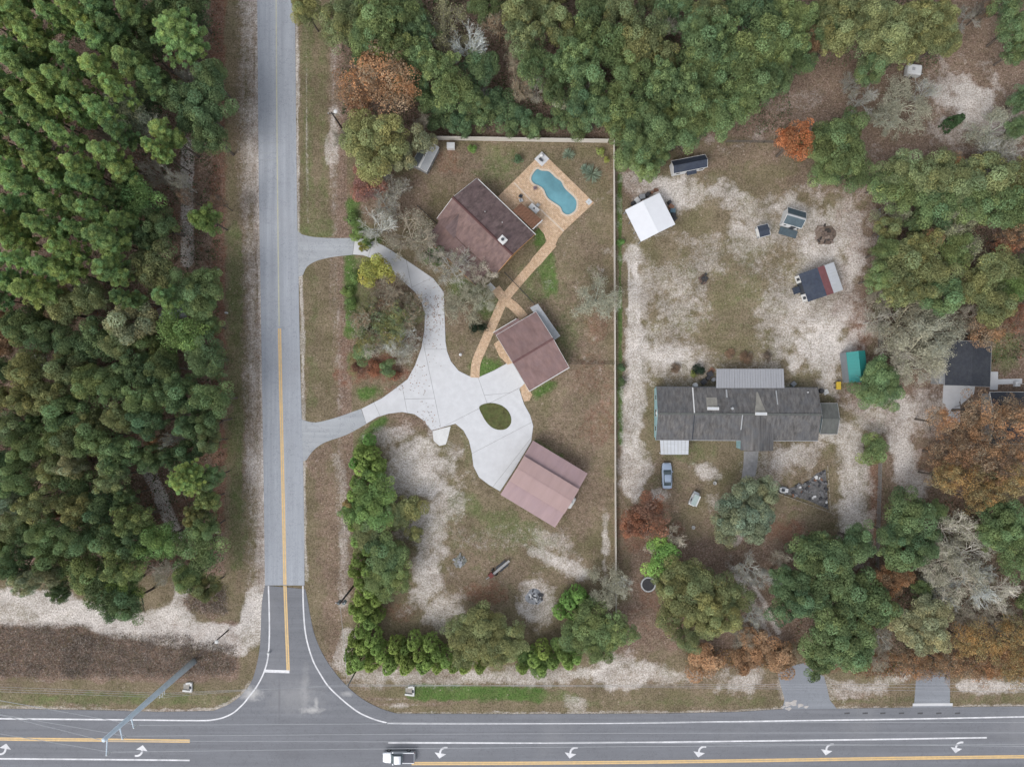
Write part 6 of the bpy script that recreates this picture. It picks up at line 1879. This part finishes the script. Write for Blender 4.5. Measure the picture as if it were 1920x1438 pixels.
# ---- east woods
T('oak', 'olive', '1690,322,42 1742,332,46 1792,345,46 1852,332,44 1900,345,40 1690,500,52 1745,520,48 1680,550,36 1832,535,42 1870,502,40 1725,465,36 1860,572,36', 10)
T('oak', 'oak', '1682,362,36 1755,388,42 1822,382,40 1882,392,40 1765,558,36 1645,522,28 1920,520,36 1790,470,34 1660,470,26 1905,400,34', 10)
T('oak', 'leaf', '1892,542,32', 9)
T('moss', 'ltolive', '1812,432,48 1690,390,30', 10)
T('sparse', 'orange', '1782,308,22 1742,450,22 1902,442,32 1852,622,38 1785,335,14', 9)
T('sparse', 'rust', '1900,592,34 1880,470,24', 8)
T('moss', 'mossy', '1702,612,54 1762,612,56 1722,662,52 1752,640,40', 9)
T('bare', 'grey', '1650,602,30 1690,655,34 1745,690,36 1690,700,30 1660,560,24 1830,590,28', 8)
T('big', 'oak', '1645,722,50', 6)
T('small', 'oak', '1640,845,29', 4)
T('sparse', 'orange', '1762,790,30 1832,772,42 1886,792,38 1772,852,38 1842,845,42 1895,850,34 1905,770,34 1810,810,34', 10)
T('sparse', 'gold', '1802,900,46 1862,915,38 1832,935,30 1895,900,34 1770,895,30', 10)
T('sparse', 'brown', '1800,855,40 1860,880,40', 9)
T('oak', 'dkoak', '1702,965,48 1722,1022,40 1688,1035,38 1672,1000,26', 10)
T('oak', 'oak', '1882,972,42 1905,1042,42 1860,1000,30 1920,1000,34', 10)
T('small', 'orange', '1692,1010,18', 7)
T('moss', 'white', '1792,1002,46 1822,1042,46 1800,1092,50 1762,1065,38', 9)
T('bare', 'white', '1845,1100,44 1880,1110,40 1770,1110,36', 9)
T('autumn', 'orange', '1662,1092,34 1690,1080,22', 7)
T('big', 'ltolive', '1732,1170,56', 9)
T('big', 'dkoak', '1552,1055,66 1565,1185,64 1490,1115,54', 11)
T('oak', 'dkoak', '1602,1012,36 1520,1030,38 1600,1110,46 1640,1135,40 1535,1235,34 1598,1222,38 1470,1085,30', 9)
T('bare', 'white', '1408,1072,34 1485,1092,28 1440,1090,22 1470,1050,16', 9)
T('big', 'sage', '1395,962,56', 8)
T('oak', 'sage', '1432,920,32 1362,990,30 1420,990,26', 7)
T('autumn', 'rust', '1212,968,48 1190,985,28', 7)
T('small', 'bright', '1245,1046,36', 6)
T('bare', 'white', '1268,1012,24 1225,1025,20', 6)
T('big', 'olive', '1300,1105,64 1335,1150,48', 9)
T('oak', 'olive', '1262,1150,36 1375,1120,36 1250,1095,26 1290,1195,28', 8)
T('small', 'orange', '1322,1236,34 1420,1208,32 1462,1232,30 1398,1240,24', 4)
T('sparse', 'gold', '1852,1200,44 1895,1190,42 1905,1250,36 1810,1200,34', 7)
T('sparse', 'orange', '1845,1250,34 1790,1252,34 1720,1248,32 1880,1225,30 1690,1235,26 1760,1240,22 1920,1230,30', 5)
T('bare', 'grey', '1660,1200,26 1820,1160,34 1880,1150,36 1650,1245,22 1420,1160,26 1395,1200,24', 6)
# ---- trees of the front garden and yard
T('small', 'yellow', '703,504,31 681,464,8', 5)
T('bare', 'white', '712,420,38 902,508,30 745,642,34', 7)
T('bare', 'tan', '772,438,54 700,600,54 762,582,40 730,540,34', 8)
T('bare', 'grey', '852,500,42 800,468,32 760,660,28 690,640,36 720,385,30', 8)
T('moss', 'mossy', '866,560,38 905,560,26 1118,566,42', 7)
T('moss', 'olive', '715,610,40 770,590,24 690,570,20', 6)
T('sparse', 'olive', '712,605,42 745,590,30 688,640,28 735,625,30', 6)
T('sparse', 'brown', '725,585,34 700,630,30', 5)
T('small', 'dkoak', '815,478,18 680,660,20 725,690,16', 3)
T('shrub', 'dark', '888,614,11 906,614,10 1310,694,12', 1.8)
T('shrub', 'bright', '886,278,9 1164,455,8', 1.2)
T('shrub', 'yellow', '1125,285,9 1138,300,6 1300,700,7', 1.2)
T('shrub', 'leaf', '660,410,14 666,440,13 690,455,12 652,545,12 656,570,12 665,520,13 660,600,12', 1.5)
T('shrub', 'dkoak', '1165,690,8 1166,715,8 800,482,12 970,300,10', 1.6)
T('shrub', 'rust', '700,690,16 672,690,14 740,705,12', 1.2)
T('shrub', 'brown', '1400,668,13 1440,668,10 1370,664,10 1265,690,10', 0.8)
T('yucca', 'yucca', '1066,291,14 1110,326,20 1098,318,12', 1.4)
# ---- cedar hedge and its trees
T('cedar', 'cedar', '676,850,17 694,852,16 678,880,18 700,892,18 668,905,16 672,1050,17 690,1070,17 676,1090,17 694,1108,17 676,1122,17 692,1138,17 676,1152,18 694,1166,17 678,1182,17 696,1198,17 680,1212,18 674,1240,20 696,1244,18 716,1228,17 732,1240,18 752,1228,17 768,1242,18 786,1226,17 802,1240,17 820,1226,17 836,1238,16 740,1212,16 775,1205,16 805,1208,16 1000,1236,17 1018,1222,17 1036,1240,17 1054,1226,16', 6)
T('cedar', 'cedar', '684,866,17 708,874,15 662,930,15 664,985,15 670,1015,16 690,1030,16 664,1070,15 706,1090,15 706,1125,15 706,1155,15 664,1140,14 664,1200,15 706,1215,15 655,1228,13 660,1250,15 728,1252,15 760,1252,15 795,1250,15 850,1248,15 870,1250,15 900,1250,14 980,1250,15 1015,1252,15 1065,1242,15 1080,1232,14 760,1215,14 790,1245,14 820,1250,14', 5.5)
T('cedar', 'bright', '1068,1130,18 1084,1118,18 1096,1136,18 1072,1150,17 664,870,13 690,826,13 1050,1150,14', 5)
T('oak', 'leaf', '702,925,40 668,960,30 700,962,42', 7)
T('oak', 'olive', '690,995,38 735,960,24', 6)
T('small', 'olive', '770,952,26 748,975,24 742,1035,26 780,1000,16', 4)
T('oak', 'oak', '722,1042,38 712,1085,38 745,1080,30', 7)
T('small', 'gold', '706,972,14 655,945,12', 5)
T('big', 'olive', '905,1188,58', 7)
T('oak', 'olive', '868,1178,34 955,1205,38 925,1225,30 870,1225,28', 6)
T('oak', 'oak', '1110,1172,46 1152,1182,38 1075,1190,34 1120,1215,30', 7)
T('small', 'leaf', '1010,1245,22 985,1230,22 1060,1215,22', 4)
T('moss', 'mossy', '1145,1112,40', 7)
T('bare', 'white', '1165,1100,24', 6)

# ---- fill the gaps of the closed woods
rf = random.Random(77)
def fill(x0, y0, x1, y1, n, r_rng, choose, gap=0.72):
    made = 0
    for _ in range(n * 30):
        if made >= n: break
        x, y, r_ = rf.uniform(x0, x1), rf.uniform(y0, y1), rf.uniform(*r_rng)
        if (316 < x < 400 and 255 < y < 505) or (245 < x < 365 and 865 < y < 1015): continue
        if all(math.hypot(x - t[0], y - t[1]) > gap * (r_ + t[2]) for t in TREES if abs(x - t[0]) < 110 and abs(y - t[1]) < 110):
            pr_, cl_, h_ = choose(x, y)
            TREES.append([x, y, r_, pr_, cl_, h_]); made += 1
fill(-60, -40, 330, 560, 26, (20, 28), lambda x, y: ('pine', rf.choice(('dkpine', 'pine', 'dkpine')), 16))
fill(-60, 560, 400, 1110, 30, (20, 30), lambda x, y: ('oak', rf.choice(('oak', 'dkoak', 'olive')), 10))
fill(670, -40, 1420, 215, 22, (22, 32), lambda x, y: ('oak', rf.choice(('oak', 'dkoak', 'olive')), 9))
fill(1660, 300, 1960, 560, 8, (20, 30), lambda x, y: ('oak', rf.choice(('oak', 'dkoak', 'olive')), 8))
fill(1660, 940, 1960, 1240, 8, (20, 28), lambda x, y: ('oak', rf.choice(('oak', 'dkoak', 'gold')), 7))

# ---- labels: look + place + order within its look-alikes
def region(x, y):
    if x < 430:
        for lim, nm in ((120, 'topmost strip of the western woods'), (240, 'upper western woods'), (360, 'western woods above the upper driveway'), (480, 'western woods facing the upper driveway mouth'), (600, 'western woods below the upper driveway mouth'),
                        (720, 'western woods between the driveway mouths'), (820, 'western woods facing the lower driveway mouth'), (920, 'western woods below the lower driveway'), (1010, 'lower western woods'), (9999, 'western woods edging the sandy track')):
            if y < lim: return nm
    if y < 265:
        if x < 800: return 'woods beside the utility pole verge' if y > 110 else 'top woods next to the side road'
        if x < 1155: return 'strip just behind the pale fence' if y > 150 else 'top woods above the pool yard'
        if x < 1500: return 'woods edge above the white carport' if y > 140 else 'top woods above the white carport'
        return 'upper right corner woods'
    if x < 850 and y < 480: return 'front garden beside the main house'
    if x < 1160 and y < 760: return 'garden between driveway and boundary fence'
    if x < 1160:
        if x < 800 and y < 920: return 'top end of the west hedge'
        if x < 800 and y < 1060: return 'middle of the west hedge'
        if x < 800 and y < 1185: return 'west hedge beside the transformer pole'
        if x < 740: return 'hedge corner at the road junction'
        if x < 860: return 'south hedge left of the olive oak'
        return 'south hedge behind the olive oak' if x < 975 else 'south hedge below the burn pile'
    if x < 1640:
        if y < 800: return 'sandy lot'
        return 'yard below the long house' if y < 1080 else 'grove above the roadside driveway'
    if y < 480: return 'east woods above the chain-link fence'
    if y < 700: return 'east woods beside the sandy lot'
    if y < 950: return 'grove around the right-edge houses'
    return 'lower right woods' if y < 1130 else 'roadside woods at lower right'
ORD = ['first', 'second', 'third', 'fourth', 'fifth', 'sixth', 'seventh', 'eighth', 'ninth', 'tenth', 'eleventh', 'twelfth', 'thirteenth', 'fourteenth', 'fifteenth', 'sixteenth', 'seventeenth', 'eighteenth', 'nineteenth', 'twentieth']
def desc(t):
    size = '' if t[3] in ('shrub', 'yucca', 'column', 'cedar') else ('large ' if t[2] >= 46 else 'small ' if t[2] < 26 else '')
    d = LOOK[t[4]]
    if t[3] == 'shrub': d = d.replace('tree', 'shrub').replace('oak', 'shrub')
    if t[3] in ('oak', 'big', 'small', 'sparse', 'autumn') and t[4] == 'cedar': d = 'bright tree'
    if t[3] in ('bare', 'moss') and not d.startswith('bare'): d = 'thin-leaved ' + d
    if t[3] in ('pine', 'broadpine') and 'pine' not in d: d = 'pale olive pine'
    return size + d
groups = {}
for t in TREES:
    groups.setdefault((desc(t), region(t[0], t[1])), []).append(t)
count = {}
for (d, rgn), ts_ in groups.items():
    byx = sorted(ts_, key=lambda t: (t[0], t[1]))
    for i, t in enumerate(byx):
        if len(byx) == 1: lb = f'{d} in the {rgn}'
        else: lb = f'{d}, {ORD[i] if i < 20 else i + 1} from left in the {rgn}'
        if len(lb.split()) < 4: lb = 'single ' + lb
        t.append(lb)
        t.append(f'{d}s' if len(byx) > 1 else None)

rt = random.Random(2024)
for x, y, r_px, proto, colour, ht, lb, grp in TREES:
    p = rt.choice(PROTO[proto])
    if proto in ('oak', 'big', 'sparse', 'autumn', 'bare', 'moss', 'pine', 'broadpine'):
        ht = ht * rt.uniform(0.9, 1.08)
    zc = p['zc'] / p['ht'] * ht
    r_m = r_px * (H - zc) / (H * S)
    if proto in ('oak', 'big', 'sparse', 'autumn', 'small'): r_m *= 1.04
    if proto == 'pine': r_m *= 1.12
    sxy = r_m / p['R']
    sz = ht / p['ht']
    g0 = G(x, y, zc)
    root = thing(NAME.get(proto, 'oak_tree'), lb, 'shrub' if proto in ('shrub', 'yucca') else 'tree', (g0.x, g0.y, 0), rt.uniform(0, 6.283), grp)
    root.scale = (sxy, sxy, sz)
    base = COLS[colour]
    j = rt.uniform(0.84, 1.18) if proto != 'cedar' else rt.uniform(0.66, 1.15); hsh = rt.uniform(-0.09, 0.09)
    c4 = (base[0] * j * (1 + hsh), base[1] * j, base[2] * j * (1 - hsh), 1)
    for part in ('trunk', 'branches', 'crown'):
        if part in p:
            o = link(part, p[part], root)
            if part == 'crown':
                o.color = c4 if proto not in ('bare', 'moss') or colour in ('ltolive', 'olive') else (0.36 * j, 0.35 * j, 0.26 * j, 1)
            else:
                o.color = c4 if colour not in ('ltolive', 'olive') else (0.30, 0.28, 0.23, 1)

# ---- undergrowth and dry brush: nobody could count these
def scatter_stuff(name, label, cat, zones, n, seed, size, hmax, col_, mat_aspect=0.5, upright=0.3, clump=6):
    rs = np.random.RandomState(seed)
    pts = []
    for (x0, y0, x1, y1, w) in zones:
        k = int(n * w)
        pts.append(np.stack([rs.uniform(x0, x1, k), rs.uniform(y0, y1, k)], 1))
    pts = np.concatenate(pts)
    X_ = (pts[:, 0] - 960) / S; Y_ = (719 - pts[:, 1]) / S
    base = np.stack([X_, Y_, np.zeros(len(X_))], 1)
    hh = hmax * rs.rand(len(X_)) ** 1.5
    C = np.repeat(base, clump, 0) + rs.randn(len(X_) * clump, 3) * np.array([0.35, 0.35, 0])
    C[:, 2] = np.repeat(hh, clump) * rs.uniform(0.2, 1, len(C)) + 0.06
    N_ = rs.randn(len(C), 3) * 0.8 + np.array([0, 0, 0.9 - upright])
    T_ = np.repeat(rs.uniform(0.6, 1.35, (len(X_), 1)), clump, 0) * rs.uniform(0.75, 1.25, (len(C), 1))
    c_ = np.array(col_)[rs.randint(0, len(col_), len(X_))]
    T_ = T_ * np.repeat(c_, clump, 0)
    me = leaf_mesh(name, C, N_, size * rs.uniform(0.6, 1.4, len(C)), mat_aspect, T_, rs)
    o = link(name, me)
    return tag(o, label, cat, None, 'stuff')
GRN, DGR, BRN, RST, GRY = (0.10, 0.15, 0.06), (0.065, 0.10, 0.045), (0.20, 0.14, 0.105), (0.27, 0.125, 0.07), (0.33, 0.28, 0.245)
scatter_stuff('undergrowth', 'low dark undergrowth and ferns below the western woods', 'undergrowth', [(-60, -40, 415, 1070, 1.0)], 9000, 5, 0.34, 1.6, [DGR, DGR, BRN, BRN, RST, GRN])
scatter_stuff('undergrowth', 'low undergrowth behind the pale fence and below the top woods', 'undergrowth', [(640, -40, 1480, 250, 1.0), (1480, -20, 1760, 130, 0.2)], 5000, 6, 0.3, 1.5, [DGR, GRN, DGR, BRN, GRN])
scatter_stuff('undergrowth', 'low undergrowth of the east woods beyond the chain-link fence', 'undergrowth', [(1655, 300, 1960, 680, 0.6), (1660, 940, 1960, 1255, 0.5), (1480, 1000, 1640, 1240, 0.12)], 5000, 7, 0.3, 1.3, [DGR, GRN, BRN, RST, BRN])
scatter_stuff('dry_brush', 'brown-grey dry brush filling the strip between sandy track and verge', 'brush', [(-60, 1172, 170, 1268, 0.42), (120, 1190, 360, 1268, 0.42), (340, 1205, 440, 1262, 0.14), (395, 1095, 425, 1150, 0.04), (350, 1094, 415, 1148, 0.08)], 5200, 8, 0.30, 0.9, [BRN, GRY, GRY, GRY, (0.24, 0.20, 0.17), (0.19, 0.17, 0.10)], 0.28, 0.3)
scatter_stuff('roadside_leaves', 'drifts of orange and brown leaves along the lower right roadside', 'leaves', [(1600, 1222, 1960, 1268, 0.7), (1290, 1215, 1480, 1250, 0.3)], 2600, 9, 0.24, 0.8, [RST, (0.30, 0.16, 0.06), BRN, (0.30, 0.20, 0.07)])

# leaves blown onto the concrete
rs = np.random.RandomState(3)
k = 2600
c1 = np.stack([rs.normal(812, 14, k), rs.normal(598, 34, k)], 1)
c2 = np.stack([rs.uniform(735, 800, 900), rs.uniform(680, 740, 900)], 1)
c3 = np.stack([rs.normal(800, 12, 500), rs.normal(785, 14, 500)], 1)
pts = np.concatenate([c1, c2, c3])
pts = pts[rs.rand(len(pts)) < 0.11]
C = np.stack([(pts[:, 0] - 960) / S, (719 - pts[:, 1]) / S, np.full(len(pts), 0.09)], 1)
tone = np.array([(0.28, 0.19, 0.14), (0.22, 0.17, 0.14), (0.30, 0.16, 0.10), (0.33, 0.27, 0.22)])[rs.randint(0, 4, len(C))] * rs.uniform(0.7, 1.3, (len(C), 1))
tag(link('fallen_leaves', leaf_mesh('fallen_leaves', C, rs.randn(len(C), 3) * 0.15 + np.array([0, 0, 1]), rs.uniform(0.12, 0.34, len(C)), 0.6, tone, rs)), 'brown fallen leaves blown across the curved concrete driveway', 'leaves', None, 'stuff')

# the woods go on past the edges of the lot: one mass, not countable
rs = np.random.RandomState(12)
zones = [(-420, -300, -85, 1075), (-420, -360, 445, -75), (625, -360, 2340, -75), (2005, -300, 2360, 1235)]
ctr = []
for x0, y0, x1, y1 in zones:
    for gx in np.arange(x0, x1, 62.0):
        for gy in np.arange(y0, y1, 62.0):
            ctr.append((gx + rs.uniform(0, 45), gy + rs.uniform(0, 45)))
ctr = np.array(ctr)
cc = np.stack([(ctr[:, 0] - 960) / S, (719 - ctr[:, 1]) / S, rs.uniform(6.5, 9.5, len(ctr))], 1)
C, N_, sz, T_ = clump_leaves(cc, rs.uniform(2.8, 4.2, len(cc)), 230, rs, 0.75, 0.7, 1.1, 0.3, -0.8)
base = np.array([COLS['oak'], COLS['dkoak'], COLS['olive']])[rs.randint(0, 3, len(C))]
tag(link('distant_woods', leaf_mesh('distant_woods', C, N_, sz, 0.6, T_ * base, rs)), 'mass of woods continuing beyond the edges of the lots', 'woods', None, 'stuff')
